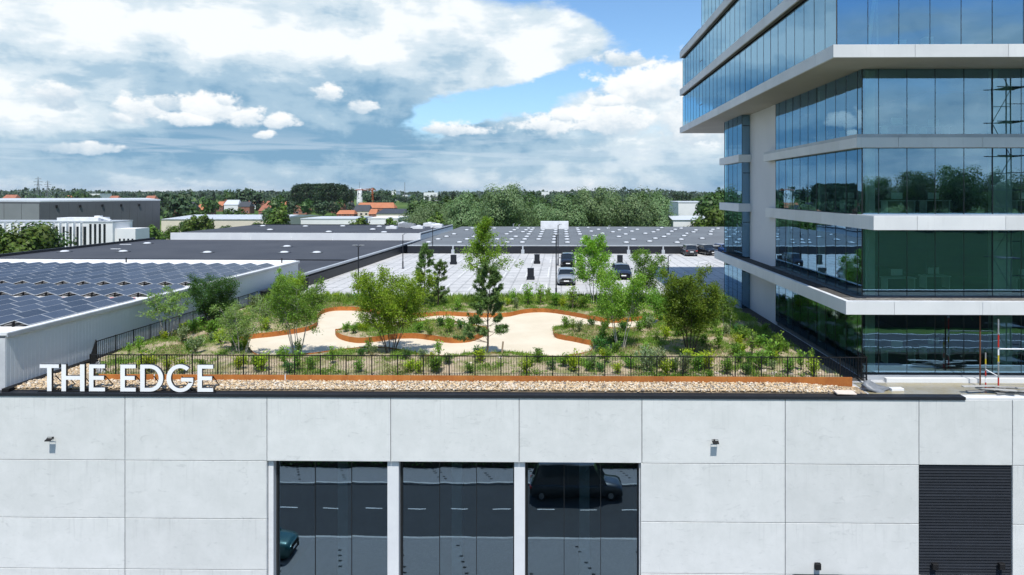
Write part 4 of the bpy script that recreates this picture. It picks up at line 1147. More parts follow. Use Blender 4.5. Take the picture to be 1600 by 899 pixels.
# ================================================================== ROOF GARDEN
EH = .36                           # height of the corten edging
def catmull(pts, closed=True, step=.22):
    n = len(pts); out = []
    rngi = range(n) if closed else range(n - 1)
    for i in rngi:
        p0, p1, p2, p3 = [Vector(pts[(i + k) % n] if closed else pts[max(0, min(n - 1, i + k))]) for k in (-1, 0, 1, 2)]
        m = max(1, int((p2 - p1).length / step))
        for j in range(m):
            t = j / m
            out.append(.5 * ((2 * p1) + (p2 - p0) * t + (2 * p0 - 5 * p1 + 4 * p2 - p3) * t * t + (3 * p1 - p0 - 3 * p2 + p3) * t ** 3))
    if not closed: out.append(Vector(pts[-1]))
    return [(p.x, p.y) for p in out]
def unp(lst, z): return [tuple(at(x, y, z).xy) for x, y in lst]
zt = EH + .02
outer = unp([(375, 537), (383, 543)], .05) + unp([(398, 551), (420, 554.5), (450, 553), (487, 551), (512, 547.5), (540, 544), (575, 541), (600, 541.5), (625, 545), (650, 551), (675, 554), (705, 554.5), (730, 553), (765, 550.5), (787, 549.5), (805, 549.5), (830, 552.5), (850, 554.5), (875, 555.5), (897, 553), (912, 550), (924, 546)], zt) \
    + unp([(925, 541), (917, 538.5), (897, 534), (880, 531), (868, 527.5), (865, 519)], .05) + unp([(878, 509), (905, 507.5), (930, 508), (955, 511), (980, 512), (1005, 509.5), (1025, 505)], zt) \
    + unp([(1032, 501), (1022, 498.5), (1005, 500), (980, 503), (955, 504.5), (930, 501), (905, 496), (867, 489.5), (842, 488), (817, 490), (792, 495), (755, 496), (725, 494.5), (690, 493), (650, 496), (612, 495), (575, 487.5), (550, 485.5), (520, 486), (503, 491), (496, 500), (494, 511), (475, 518.5), (430, 525.5), (390, 530)], .05)
isl = unp([(524, 522), (530, 529), (545, 534), (565, 536), (595, 533), (620, 529.5), (650, 529), (675, 532), (705, 536), (735, 534), (755, 526), (761, 519)], .05) + unp([(752, 509), (730, 505.5), (705, 501), (680, 499.5), (640, 503), (600, 506), (575, 507), (545, 510), (530, 514)], zt)
outer = catmull(outer); isl = catmull(isl)
gx0, gx1 = -23.3, 14.0
gard = [(-23.2, 33.62), (-8, 33.62), (5, 33.62), (14.0, 33.62), (13.92, 40), (13.92, 50), (13.9, 58.55), (-8, 58.55), (-24.9, 58.55), (-25.3, 45), (-25.55, 37.2), (-23.2, 34.6)]
def inside(p, poly):
    c = False; j = len(poly) - 1
    for i in range(len(poly)):
        a, b = poly[i], poly[j]
        if (a[1] > p[1]) != (b[1] > p[1]) and p[0] < (b[0] - a[0]) * (p[1] - a[1]) / (b[1] - a[1]) + a[0]: c = not c
        j = i
    return c
OUT_A = np.array(outer + isl)
def bdist(x, y): return float(np.sqrt(((OUT_A - (x, y)) ** 2).sum(1).min()))
def in_path(p): return inside(p, outer) and not inside(p, isl)
def dens(poly, step):
    out = []
    for i in range(len(poly)):
        a, b = Vector(poly[i]), Vector(poly[(i + 1) % len(poly)]); m = max(1, int((b - a).length / step))
        out += [tuple(a.lerp(b, k / m)) for k in range(m)]
    return out
from mathutils import noise as mnoise
GA = np.array(dens(gard, .8))
def soil_z(x, y):
    d = bdist(x, y); g = float(np.sqrt(((GA - (x, y)) ** 2).sum(1).min()))
    k = min(1.0, d / 1.2) * min(1.0, g / 1.5)
    h = EH - .07 + k * (.16 * mnoise.fractal((x * .33, y * .33, 1.7), 1.0, 2.0, 3) + .12 + .05 * mnoise.noise((x * 1.8, y * 1.8, 5.0)))
    # raised mounds at the left bed and the front middle
    h += k * (.55 * math.exp(-((x + 19.5) ** 2 / 14 + (y - 47) ** 2 / 30)) + .30 * math.exp(-((x + 4.2) ** 2 / 3 + (y - 37.0) ** 2 / 2)) + .25 * math.exp(-((x - 8) ** 2 / 16 + (y - 40.5) ** 2 / 8)))
    if g < .5 and y > 57: h *= max(.12, g / .5)
    return h
def make_garden():
    gd = dens(gard, .5)
    V = [Vector(p) for p in gd]; E_ = [(i, (i + 1) % len(gd)) for i in range(len(gd))]
    for loop in (outer, isl):
        b = len(V); V += [Vector(p) for p in loop]; E_ += [(b + i, b + (i + 1) % len(loop)) for i in range(len(loop))]
    rg = random.Random(1); st = .32
    nx = int((gx1 + 26) / st); ny = int(25.5 / st)
    for j in range(ny):
        for i in range(nx):
            x = -26 + (i + .5 * (j % 2)) * st + rg.uniform(-.05, .05); y = 33.4 + j * st * .98 + rg.uniform(-.05, .05)
            if not inside((x, y), gard): continue
            d = np.sqrt(((OUT_A - (x, y)) ** 2).sum(1).min())
            if d < .12: continue
            V.append(Vector((x, y)))
    vs, es, fs, *_ = delaunay_2d_cdt(V, E_, [], 0, 1e-4)
    sb, pb = MB(), MB()
    zs = {}; mp_s, mp_p = {}, {}
    for f in fs:
        cx = sum(vs[i].x for i in f) / 3; cy = sum(vs[i].y for i in f) / 3
        if not inside((cx, cy), gard): continue
        ip = in_path((cx, cy)); mb, mp = (pb, mp_p) if ip else (sb, mp_s)
        ids = []
        for i in f:
            if i not in mp:
                v = vs[i]; mp[i] = len(mb.v)
                mb.v.append((v.x, v.y, .035 if ip else soil_z(v.x, v.y)))
            ids.append(mp[i])
        mb.f.append(tuple(ids)); mb.mi.append(0)
    tag(sb.build('soil', M['soil'], None, True), kind='structure')
    tag(pb.build('path', M['path'], None, True), kind='structure')
make_garden()
def ribbon(mb, pts, z0, z1, th):
    n = len(pts); L_, R_ = [], []
    for i, p in enumerate(pts):
        a, b = Vector(pts[max(i - 1, 0)]), Vector(pts[min(i + 1, n - 1)])
        d = (b - a).normalized(); nn = Vector((-d.y, d.x)) * th / 2
        L_.append(Vector(p) + nn); R_.append(Vector(p) - nn)
    b0 = len(mb.v)
    for l, r in zip(L_, R_): mb.v += [(l.x, l.y, z0), (l.x, l.y, z1), (r.x, r.y, z1), (r.x, r.y, z0)]
    for i in range(n - 1):
        q = b0 + 4 * i
        for k in range(3): mb.f.append((q + k, q + k + 1, q + 4 + k + 1, q + 4 + k)); mb.mi.append(0)
    mb.f += [(b0, b0 + 1, b0 + 2, b0 + 3), (b0 + 4 * n - 1, b0 + 4 * n - 2, b0 + 4 * n - 3, b0 + 4 * n - 4)]; mb.mi += [0, 0]
def edging(label, loop, z1):
    t = thing('corten_edging', label, 'edging', (loop[0][0], loop[0][1], 0))
    seg = 12; n = len(loop); i = 0
    while i < n:
        j = min(i + seg, n)
        pts = [loop[k % n] for k in range(i, j + 1)]
        # leave a hairline gap at each joint
        a, b = Vector(pts[-2]), Vector(pts[-1]); pts[-1] = tuple(b + (a - b).normalized() * .012)
        mb = MB(); ribbon(mb, pts, 0, z1, .02)
        P(mb, 'edging_panel', M['corten'], t); i = j
edging('rust brown corten edging curving all round the sandy path', outer, EH)
edging('rust brown corten edging round the planted island in the middle of the path', isl, EH + .02)
# straight front edging below the fence
fe = thing('front_edging', 'long straight rust brown corten edging between the gravel and the fence', 'edging', (-22.9, 33.45, 0))
xs = [-22.9]
while xs[-1] < 14.1: xs.append(min(14.17, xs[-1] + 3.1))
for a, b in zip(xs[:-1], xs[1:]):
    P(MB().box(a + .006, b - .006, 33.45, 33.47, 0, .46).box(a + .006, b - .006, 33.47, 33.53, .44, .46), 'edging_panel', M['corten'], fe)
for x in (-20.1, -13.6):
    P(MB().box(x - .02, x + .02, 33.43, 33.448, 0.1, .50), 'joint_strip', M['cap_white'], fe)

# ------------------------------------------------------------------ fences
FY = 33.80
def fence(name, label, p0, p1, pitch, bar, z0, hgt):
    p0, p1 = Vector(p0), Vector(p1); d = (p1 - p0); L_ = d.length; rz = math.atan2(d.y, d.x)
    t = thing(name, label, 'fence', (p0.x, p0.y, z0), rz)
    n = max(1, round(L_ / pitch)); st = L_ / n
    post = MB().box(-.024, .024, -.024, .024, 0, hgt + .02).box(-.05, .05, -.05, .05, 0, .012).mesh('post', M['black'])
    for k in range(n + 1): link('post', post, t, (k * st, 0, 0))
    rl = MB().box(.025, st - .025, -.018, .018, hgt - .045, hgt).mesh('rail', M['black'])
    rl2 = MB().box(.025, st - .025, -.014, .014, .07, .11).mesh('rail', M['black'])
    m = int(round(st / bar)); bm = MB().box(-.0085, .0085, -.0085, .0085, .112, hgt - .046).mesh('bar', M['black'])
    for k in range(n):
        link('top_rail', rl, t, (k * st, 0, 0)); link('bottom_rail', rl2, t, (k * st, 0, 0))
        for j in range(1, m): link('bar', bm, t, (k * st + st * j / m, 0, 0))
    return t
fence('garden_fence', 'long black bar fence along the front of the roof garden', (-23.55, FY), (15.0, FY), 1.29, .129, .28, 1.10)
fence('side_fence', 'black bar fence running back along the metal hall', (-23.6, 33.9), (-25.75, 37.4), 1.35, .15, .05, 1.25)
fence('side_fence', 'black bar fence along the foot of the metal hall wall behind the birch', (-25.85, 37.6), (-25.35, 56.6), 1.6, .16, .05, 1.15)
fence('garden_fence', 'short black bar fence closing the garden beside the glass tower', (15.02, FY + .03), (15.05, 34.9), 1.0, .125, .03, 1.35)

# ------------------------------------------------------------------ gravel
def pebbles():
    rg = np.random.default_rng(2)
    t = (1 + 5 ** .5) / 2
    ico = np.array([(-1, t, 0), (1, t, 0), (-1, -t, 0), (1, -t, 0), (0, -1, t), (0, 1, t), (0, -1, -t), (0, 1, -t), (t, 0, -1), (t, 0, 1), (-t, 0, -1), (-t, 0, 1)], float)
    ico /= np.linalg.norm(ico[0])
    fa = np.array([(0, 11, 5), (0, 5, 1), (0, 1, 7), (0, 7, 10), (0, 10, 11), (1, 5, 9), (5, 11, 4), (11, 10, 2), (10, 7, 6), (7, 1, 8), (3, 9, 4), (3, 4, 2), (3, 2, 6), (3, 6, 8), (3, 8, 9), (4, 9, 5), (2, 4, 11), (6, 2, 10), (8, 6, 7), (9, 8, 1)])
    n = 27000
    x = rg.uniform(-26.2, 14.3, n); y = rg.uniform(32.36, 33.42, n)
    h = np.clip(.10 + .10 * (y - 32.36) / 1.06, 0, 1) * np.clip((14.4 - x) / 3.5, .1, 1)
    # the gravel runs on along the hall at the left
    m = rg.uniform(0, 1, n) < .16
    x[m] = rg.uniform(-26.3, -23.0, m.sum()); y[m] = rg.uniform(33.4, 36.8, m.sum())
    keep = ~(m & (x > -23.0 - (y - 33.6) * .75))
    keep &= ~((x > 12.2) & (rg.uniform(0, 1, n) < (x - 12.2) / 2.2))
    h = np.where(m, .08, h); x, y, h = x[keep], y[keep], h[keep]; n = len(x)
    z = h + rg.uniform(-.03, .035, n)
    r = np.clip(rg.lognormal(math.log(.031), .36, n), .02, .11)
    sc3 = np.stack([r * rg.uniform(.8, 1.4, n), r * rg.uniform(.8, 1.3, n), r * rg.uniform(.5, .9, n)], 1)
    a = rg.uniform(0, 2 * PI, n); c, s = np.cos(a), np.sin(a)
    base = ico[None] * (1 + rg.uniform(-.18, .18, (n, 12, 1))) * sc3[:, None, :]
    px = base[..., 0] * c[:, None] - base[..., 1] * s[:, None]; py = base[..., 0] * s[:, None] + base[..., 1] * c[:, None]
    V = np.stack([px + x[:, None], py + y[:, None], base[..., 2] + z[:, None]], -1).reshape(-1, 3)
    Fc = (fa[None] + (np.arange(n) * 12)[:, None, None]).reshape(-1, 3)
    o = raw('gravel', V, Fc, M['pebble'])
    tag(o, 'rounded beige and brown pebbles along the roof edge', 'gravel', kind='stuff')
def raw(name, V, Fc, mat, parent=None, mesh_only=False):
    me = bpy.data.meshes.new(name); k = Fc.shape[1]
    me.vertices.add(len(V)); me.vertices.foreach_set('co', np.asarray(V, np.float32).ravel())
    me.loops.add(Fc.size); me.loops.foreach_set('vertex_index', Fc.astype(np.int32).ravel())
    me.polygons.add(len(Fc)); me.polygons.foreach_set('loop_start', np.arange(0, Fc.size, k, dtype=np.int32))
    me.update(calc_edges=True); me.materials.append(mat)
    return me if mesh_only else link(name, me, parent)
pebbles()
gb = MB()
gb.add([(-27.2, 32.33, .03), (14.4, 32.33, .01), (14.4, 33.44, .01), (10.5, 33.44, .16), (-22.9, 33.44, .17), (-25.9, 37.2, .06), (-27.0, 37.2, .04)], [(0, 1, 2, 3, 4, 5, 6)])
tag(gb.build('gravel_base', M['gravel_bed']), kind='structure')

# ------------------------------------------------------------------ plants
def leaves(name, C, D, size, mat, rg, parent=None, aspect=.55, droop=.0, mesh_only=False, flat=.5, out=None):
    """diamond leaves at points C growing along D"""
    n = len(C); C = np.asarray(C, float); D = np.asarray(D, float)
    D = D + rg.normal(0, .55, D.shape); D[:, 2] -= droop
    D /= np.linalg.norm(D, axis=1, keepdims=True) + 1e-9
    up = rg.normal(0, flat, (n, 3))
    if out is None: up[:, 2] += 1
    else:
        up += out; D = D - out * (D * out).sum(1, keepdims=True)
        D /= np.linalg.norm(D, axis=1, keepdims=True) + 1e-9
    S_ = np.cross(D, up); S_ /= np.linalg.norm(S_, axis=1, keepdims=True) + 1e-9
    L_ = (np.asarray(size) * rg.uniform(.65, 1.35, n))[:, None]
    w = L_ * aspect / 2
    V = np.stack([C, C + D * L_ * .5 + S_ * w, C + D * L_, C + D * L_ * .5 - S_ * w], 1).reshape(-1, 3)
    Fc = np.arange(4 * n).reshape(-1, 4)
    return raw(name, V, Fc, mat, parent, mesh_only)
def grow(rg, base, hgt, stems, lean, branch_from, nb, blen, up, sub=4, wig=.06, trunk_r=.03, order=2):
    """returns tubes [(points, r0, r1)], leaf points and directions"""
    tubes, LP, LD = [], [], []
    for s in range(stems):
        a = 2 * PI * s / stems + rg.uniform(-.5, .5); ln = lean * rg.uniform(.5, 1.2) if stems > 1 else lean * rg.uniform(0, 1)
        h = hgt * rg.uniform(.82, 1.0) if stems > 1 else hgt
        br = .07 * min(stems, 3) if stems > 1 else 0.0
        pts = []; dx, dy = math.cos(a) * ln, math.sin(a) * ln
        for k in range(9):
            t = k / 8
            pts.append(np.array([base[0] + math.cos(a) * br + dx * t ** 1.1 * h + rg.normal(0, wig) * t, base[1] + math.sin(a) * br + dy * t ** 1.1 * h + rg.normal(0, wig) * t, base[2] + h * t]))
        tubes.append((pts, trunk_r * (1.0 if stems == 1 else .75), .006))
        for b in range(nb):
            t = branch_from + (1 - branch_from) * (b + rg.uniform(0, 1)) / nb
            f = t * 8; i = min(7, int(f)); p = pts[i] + (pts[i + 1] - pts[i]) * (f - i)
            ba = rg.uniform(0, 2 * PI)
            l = blen * hgt * (1.0 - .72 * (t - branch_from) / (1 - branch_from)) * rg.uniform(.6, 1.15)
            dirv = np.array([math.cos(ba), math.sin(ba), up + rg.normal(0, .15)]); dirv /= np.linalg.norm(dirv)
            bp = [p]
            for k in range(4):
                dirv = dirv + rg.normal(0, .12, 3) + np.array([0, 0, .05]); dirv /= np.linalg.norm(dirv)
                bp.append(bp[-1] + dirv * l / 4)
            tubes.append((bp, max(.006, trunk_r * .35 * (1 - t * .6)), .003))
            for q in range(sub):
                u = rg.uniform(.25, 1.0) * 4; i2 = min(3, int(u)); sp = bp[i2] + (bp[i2 + 1] - bp[i2]) * (u - i2)
                sd_ = dirv + rg.normal(0, .6, 3); sd_ /= np.linalg.norm(sd_)
                sl_ = l * rg.uniform(.18, .42)
                e = sp + sd_ * sl_
                if order > 1: tubes.append(([sp, (sp + e) / 2 + rg.normal(0, .02, 3), e], .005, .002))
                for k in range(5):
                    LP.append(sp + (e - sp) * (k + 1) / 5); LD.append(sd_)
            for k in range(2, 5): LP.append(bp[k]); LD.append(dirv)
        LP.append(pts[-1]); LD.append(np.array([0, 0, 1.]))
    return tubes, np.array(LP), np.array(LD)
def tubes_mesh(tubes, n=5):
    mb = MB()
    for pts, r0, r1 in tubes:
        m = len(pts); mb.tube([Vector(p) for p in pts], [r0 + (r1 - r0) * i / (m - 1) for i in range(m)], n if r0 > .012 else 3, 0, False)
    return mb
def garden_tree(name, label, px, py, hpx, leaf, bark, seed, stems=1, lean=.12, bf=.3, nb=14, blen=.36, up=.5, sub=5, nl=5, ls=.09, jit=.10, droop=.2, z=None, tr=.035, aspect=.55, dx=0.0, cat='tree', crown_cut=None):
    rg = np.random.default_rng(seed)
    p = at(px, py, .33); sz = soil_z(p.x, p.y) if inside(p.xy, gard) else 0.0
    hgt = hpx * p.y / F
    t = thing(name, label, cat, (p.x, p.y, sz - .02))
    tubes, LP, LD = grow(rg, np.zeros(3), hgt, stems, lean, bf, nb, blen, up, sub, trunk_r=tr)
    tubes_mesh(tubes).build('trunk', M[bark], t, True)
    C = np.repeat(LP, nl, 0) + rg.normal(0, jit, (len(LP) * nl, 3)); D = np.repeat(LD, nl, 0)
    k = C[:, 2] > hgt * .10
    leaves('crown', C[k], D[k], np.full(k.sum(), ls), M[leaf], rg, t, aspect, droop)
    return t
garden_tree('birch_tree', 'small airy tree with pale leaning stems beside the metal hall', 263, 531, 76, 'leaf_feather', 'bark_pale', 11, stems=3, lean=.42, bf=.45, nb=12, blen=.46, up=.2, nl=4, ls=.11, jit=.08)
garden_tree('round_bush', 'dense rounded dark green bush in the left bed', 333, 516, 74, 'leaf_dark', 'bark_dark', 12, stems=9, lean=.48, bf=.12, nb=16, blen=.34, up=.6, sub=6, nl=5, ls=.085, jit=.12, cat='bush')
garden_tree('feathery_tree', 'small multi-stem tree with fine feathery leaves at the left end of the path', 378, 553, 82, 'leaf_feather', 'bark_pale', 13, stems=5, lean=.30, bf=.28, nb=12, blen=.38, up=.3, nl=4, ls=.085, jit=.10, droop=.4)
garden_tree('multi_stem_tree', 'multi-stem tree with bare grey lower stems standing before the sandy path', 464, 553, 118, 'leaf_mid', 'bark_pale', 14, stems=7, lean=.27, bf=.42, nb=14, blen=.36, up=.3, sub=6, nl=5, ls=.095, jit=.11)
garden_tree('olive_green_tree', 'big bushy olive green multi-stem tree between path and planted island', 610, 551, 130, 'leaf_olive', 'bark', 15, stems=11, lean=.44, bf=.28, nb=18, blen=.30, up=.5, sub=6, nl=5, ls=.10, jit=.12)
garden_tree('birch_tree', 'tall slender airy birch at the back edge of the garden behind the pine', 756, 475, 124, 'leaf_light', 'bark', 16, stems=1, lean=.02, bf=.30, nb=44, blen=.40, up=.5, sub=7, nl=6, ls=.15, jit=.12, tr=.06)
garden_tree('birch_tree', 'tall airy light green tree at the back edge right of the silver car', 928, 478, 112, 'leaf_light', 'bark_pale', 17, stems=3, lean=.10, bf=.25, nb=24, blen=.33, up=.55, sub=6, nl=5, ls=.14, jit=.12, tr=.05)
garden_tree('light_green_tree', 'bright green multi-stem tree with pale stems in the right bed', 969, 552, 128, 'leaf_light', 'bark_pale', 18, stems=6, lean=.25, bf=.36, nb=15, blen=.32, up=.45, sub=6, nl=5, ls=.10, jit=.11)
garden_tree('rear_tree', 'rounded mid green tree at the back of the garden before the shaded deck', 1012, 478, 84, 'leaf_mid', 'bark', 19, stems=3, lean=.22, bf=.22, nb=20, blen=.40, up=.5, sub=6, nl=5, ls=.12, jit=.14, tr=.05)
garden_tree('olive_green_tree', 'dense dark olive multi-stem tree near the shaded side of the tower', 1078, 558, 128, 'leaf_olive_dark', 'bark_dark', 20, stems=9, lean=.38, bf=.28, nb=18, blen=.32, up=.5, sub=6, nl=5, ls=.10, jit=.12)
garden_tree('sapling', 'slim sapling with whitish stem beside the shadow of the tower', 1136, 532, 66, 'leaf_mid', 'bark_pale', 23, stems=2, lean=.10, bf=.35, nb=12, blen=.32, up=.5, nl=4, ls=.09, jit=.10)
garden_tree('sapling', 'thin wispy sapling with sparse leaves behind the first multi-stem tree', 436, 485, 60, 'leaf_light', 'bark', 24, stems=1, lean=.05, bf=.3, nb=10, blen=.2, up=.7, nl=3, ls=.10, jit=.08)
garden_tree('rear_bush', 'leafy green bush at the back left corner by the low black wall', 455, 492, 52, 'leaf_olive', 'bark', 25, stems=6, lean=.35, bf=.15, nb=10, blen=.36, up=.5, sub=5, nl=5, ls=.11, jit=.14, cat='bush')
garden_tree('rear_bush', 'green bush beside the right island, under the rear tree', 1035, 500, 45, 'leaf_mid', 'bark', 26, stems=6, lean=.4, bf=.15, nb=10, blen=.40, up=.4, sub=5, nl=5, ls=.10, jit=.14, cat='bush')
def pine(label, px, py, hpx, seed, nwh, blen, bare=.2, sparse=1.0):
    rg = np.random.default_rng(seed); p = at(px, py, .33); hgt = hpx * p.y / F
    t = thing('pine_tree', label, 'tree', (p.x, p.y, soil_z(p.x, p.y) - .02))
    tubes, NP, ND = [], [], []
    tp = [np.array([.05 * math.sin(k * 1.3) * hgt * .12 + .02 * k, rg.normal(0, .03), hgt * k / 8]) for k in range(9)]
    tubes.append((tp, .065, .012))
    for w in range(nwh):
        f0 = bare + (1 - bare) * w / nwh; f = f0 * 8; i = min(7, int(f)); q = tp[i] + (tp[i + 1] - tp[i]) * (f - i)
        for b in range(int(rg.integers(3, 6))):
            a = rg.uniform(0, 2 * PI); l = blen * hgt * (1 - .75 * (f0 - bare) / (1 - bare)) * rg.uniform(.55, 1.1)
            d = np.array([math.cos(a), math.sin(a), .02 + .45 * f0]); bp = [q]
            for k in range(4):
                d = d + np.array([0, 0, .09]) + rg.normal(0, .08, 3); d /= np.linalg.norm(d); bp.append(bp[-1] + d * l / 4)
            tubes.append((bp, .016, .006))
            tips = [(bp[4], d), (bp[3], d)]
            for k in range(int(5 * sparse)):
                u = rg.uniform(.4, 1.0) * 4; i2 = min(3, int(u)); sp = bp[i2] + (bp[i2 + 1] - bp[i2]) * (u - i2)
                dd = d + rg.normal(0, .55, 3); dd[2] = abs(dd[2]) + .3; dd /= np.linalg.norm(dd); e = sp + dd * rg.uniform(.14, .32)
                tubes.append(([sp, e], .006, .004)); tips.append((e, dd))
            for e, dd in tips:
                for k in range(60):
                    NP.append(e - dd * rg.uniform(0, .20)); v = dd * .75 + rg.normal(0, .55, 3); ND.append(v)
    for k in range(40): NP.append(tp[8] - np.array([0, 0, rg.uniform(0, .3)])); ND.append(np.array([0, 0, 1.]) + rg.normal(0, .5, 3))
    tubes_mesh(tubes).build('trunk', M['bark'], t, True)
    leaves('needles', np.array(NP), np.array(ND), np.full(len(NP), .17), M['leaf_pine'], rg, t, .17, 0, flat=1.5)
pine('young pine with dark needles and grey trunk in front of the path', 761, 554, 136, 31, 14, .36, .14)
pine('slender pine at the back of the garden behind the olive tree', 662, 482, 97, 32, 11, .27, .15, .9)
pine('small leaning pine beside the slender back pine', 684, 482, 72, 33, 8, .30, .12, .9)

# shrub prototypes: (leaf material, label, height, leaves, leaf size)
KINDS = {
    'yellow': ('leaf_yellow', 'yellow green leafy shrub planted behind the front fence', .62, 420, .085, .26),
    'green': ('leaf_mid', 'mid green low shrub planted in the garden beds', .55, 420, .085, .26),
    'dark': ('leaf_dark', 'dark green low shrub planted in the garden beds', .50, 420, .08, .25),
    'silver': ('leaf_silver', 'pale silvery green shrub planted behind the front fence', .70, 520, .085, .30),
    'tall': ('leaf_light', 'tall thin light green plant in the garden beds', .85, 300, .10, .18),
}
protos = {}
def shrub(kind, x, y, s, rz):
    leaf, lab, h, n, ls, rad = KINDS[kind]
    z = soil_z(x, y) - .01
    if kind in protos:
        return dup(protos[kind], (x, y, z), rz, s)
    rg = np.random.default_rng(abs(hash(kind)) % 1000 if False else sum(map(ord, kind)))
    t = thing('shrub', lab, 'shrub', (x, y, z), rz, 'shrubs: ' + lab, s)
    mb = MB(); C, D = [], []
    for k in range(11):
        a = rg.uniform(0, 2 * PI); l = rg.uniform(.2, 1) * rad; e = Vector((math.cos(a) * l, math.sin(a) * l, h * rg.uniform(.65, 1.05)))
        mb.tube([(0, 0, 0), (e.x * .35, e.y * .35, e.z * .5), tuple(e)], [.010, .007, .003], 4, 0, False)
        for q in range(n // 11):
            u = rg.uniform(.18, 1.0) ** .8; C.append(np.array([e.x * u, e.y * u, e.z * u]) + rg.normal(0, .055, 3)); D.append(np.array([math.cos(a) * .7, math.sin(a) * .7, .55]))
    mb.build('stem', M['bark'], t)
    leaves('foliage', C, D, np.full(len(C), ls), M[leaf], rg, t, .5, .0)
    protos[kind] = t
    return t
rng = random.Random(77)
front = [(232, 582, 'yellow', 1.2), (262, 580, 'yellow', .9), (280, 583, 'yellow', 1.15), (318, 578, 'green', .8), (372, 580, 'yellow', 1.1), (410, 582, 'yellow', 1.25), (445, 575, 'tall', 1.1), (452, 583, 'dark', 1.0), (466, 580, 'tall', .9),
         (486, 578, 'green', 1.0), (520, 570, 'tall', .9), (560, 582, 'green', .9), (565, 560, 'dark', .9), (576, 556, 'tall', .9), (640, 583, 'yellow', .95), (655, 584, 'yellow', 1.0), (680, 582, 'green', 1.1), (700, 574, 'dark', .8),
         (735, 584, 'green', .9), (748, 568, 'dark', 1.1), (822, 584, 'yellow', 1.05), (840, 570, 'green', .9), (862, 580, 'dark', .8), (880, 576, 'green', .85), (898, 582, 'yellow', 1.2), (925, 580, 'silver', .8), (948, 570, 'tall', .8),
         (965, 584, 'yellow', .8), (985, 578, 'green', .8), (1010, 582, 'silver', 1.3), (1030, 576, 'silver', 1.2), (1042, 586, 'yellow', 1.1), (1068, 586, 'silver', 1.25), (1105, 582, 'yellow', 1.25), (1110, 590, 'green', .7), (1135, 586, 'green', 1.1),
         (1167, 586, 'dark', .9), (1186, 580, 'green', 1.2), (1206, 574, 'tall', 1.1), (1232, 585, 'green', 1.1), (1252, 580, 'tall', .9), (1272, 587, 'yellow', 1.1), (1150, 560, 'green', 1.1), (1122, 553, 'tall', 1.0), (1175, 560, 'tall', 1.2), (1215, 562, 'tall', 1.1),
         (940, 553, 'dark', 1.5), (960, 548, 'dark', 1.4), (925, 512, 'dark', 1.1), (945, 518, 'green', 1.0), (975, 520, 'dark', 1.2), (1000, 520, 'green', 1.1), (885, 514, 'green', 1.1), (895, 520, 'tall', .7), (1015, 512, 'green', 1.4), (1045, 520, 'yellow', 1.5), (1060, 530, 'green', 1.3),
         (540, 519, 'green', 1.0), (552, 522, 'green', 1.0), (570, 520, 'yellow', .7), (655, 519, 'green', 1.0), (690, 513, 'dark', 1.2), (705, 516, 'green', 1.1), (720, 520, 'dark', 1.1), (735, 518, 'green', .9), (672, 524, 'green', .8),
         (330, 530, 'green', 1.6), (345, 545, 'yellow', 1.1), (310, 545, 'green', 1.0), (300, 525, 'green', 1.3), (285, 540, 'silver', 1.1), (440, 510, 'green', 1.1), (460, 505, 'tall', 1.0), (415, 515, 'silver', 1.4), (400, 500, 'silver', 1.5), (425, 495, 'green', 1.4),
         (760, 482, 'green', 1.2), (778, 480, 'tall', 1.3), (800, 478, 'tall', 1.2), (825, 479, 'tall', 1.4), (845, 478, 'tall', 1.3), (868, 480, 'green', 1.5), (880, 482, 'yellow', 1.2), (895, 484, 'tall', 1.5), (910, 484, 'green', 1.5), (940, 486, 'green', 1.4), (960, 490, 'green', 1.3),
         (1050, 492, 'green', 1.6), (1100, 500, 'dark', 1.6), (1120, 505, 'green', 1.5), (560, 478, 'dark', 1.5), (570, 474, 'tall', 1.6), (590, 478, 'green', 1.2), (625, 484, 'tall', 1.1), (650, 487, 'green', 1.1), (715, 486, 'tall', 1.0), (700, 488, 'yellow', .9), (1160, 540, 'green', 1.1), (1185, 548, 'green', 1.0)]
for (px, py, k, s) in front:
    p = at(px, py, .35)
    if inside(p.xy, gard) and not in_path(p.xy): shrub(k, p.x, p.y, s * rng.uniform(1.1, 1.4), rng.uniform(0, 6.28))
cnt = 0
while cnt < 150:
    x, y = rng.uniform(-24.5, 13.5), rng.uniform(34.2, 57.5)
    if not inside((x, y), gard) or in_path((x, y)) or bdist(x, y) < .35: continue
    shrub(rng.choice(['green', 'dark', 'tall', 'yellow', 'silver', 'green']), x, y, rng.uniform(.7, 1.45), rng.uniform(0, 6.28)); cnt += 1
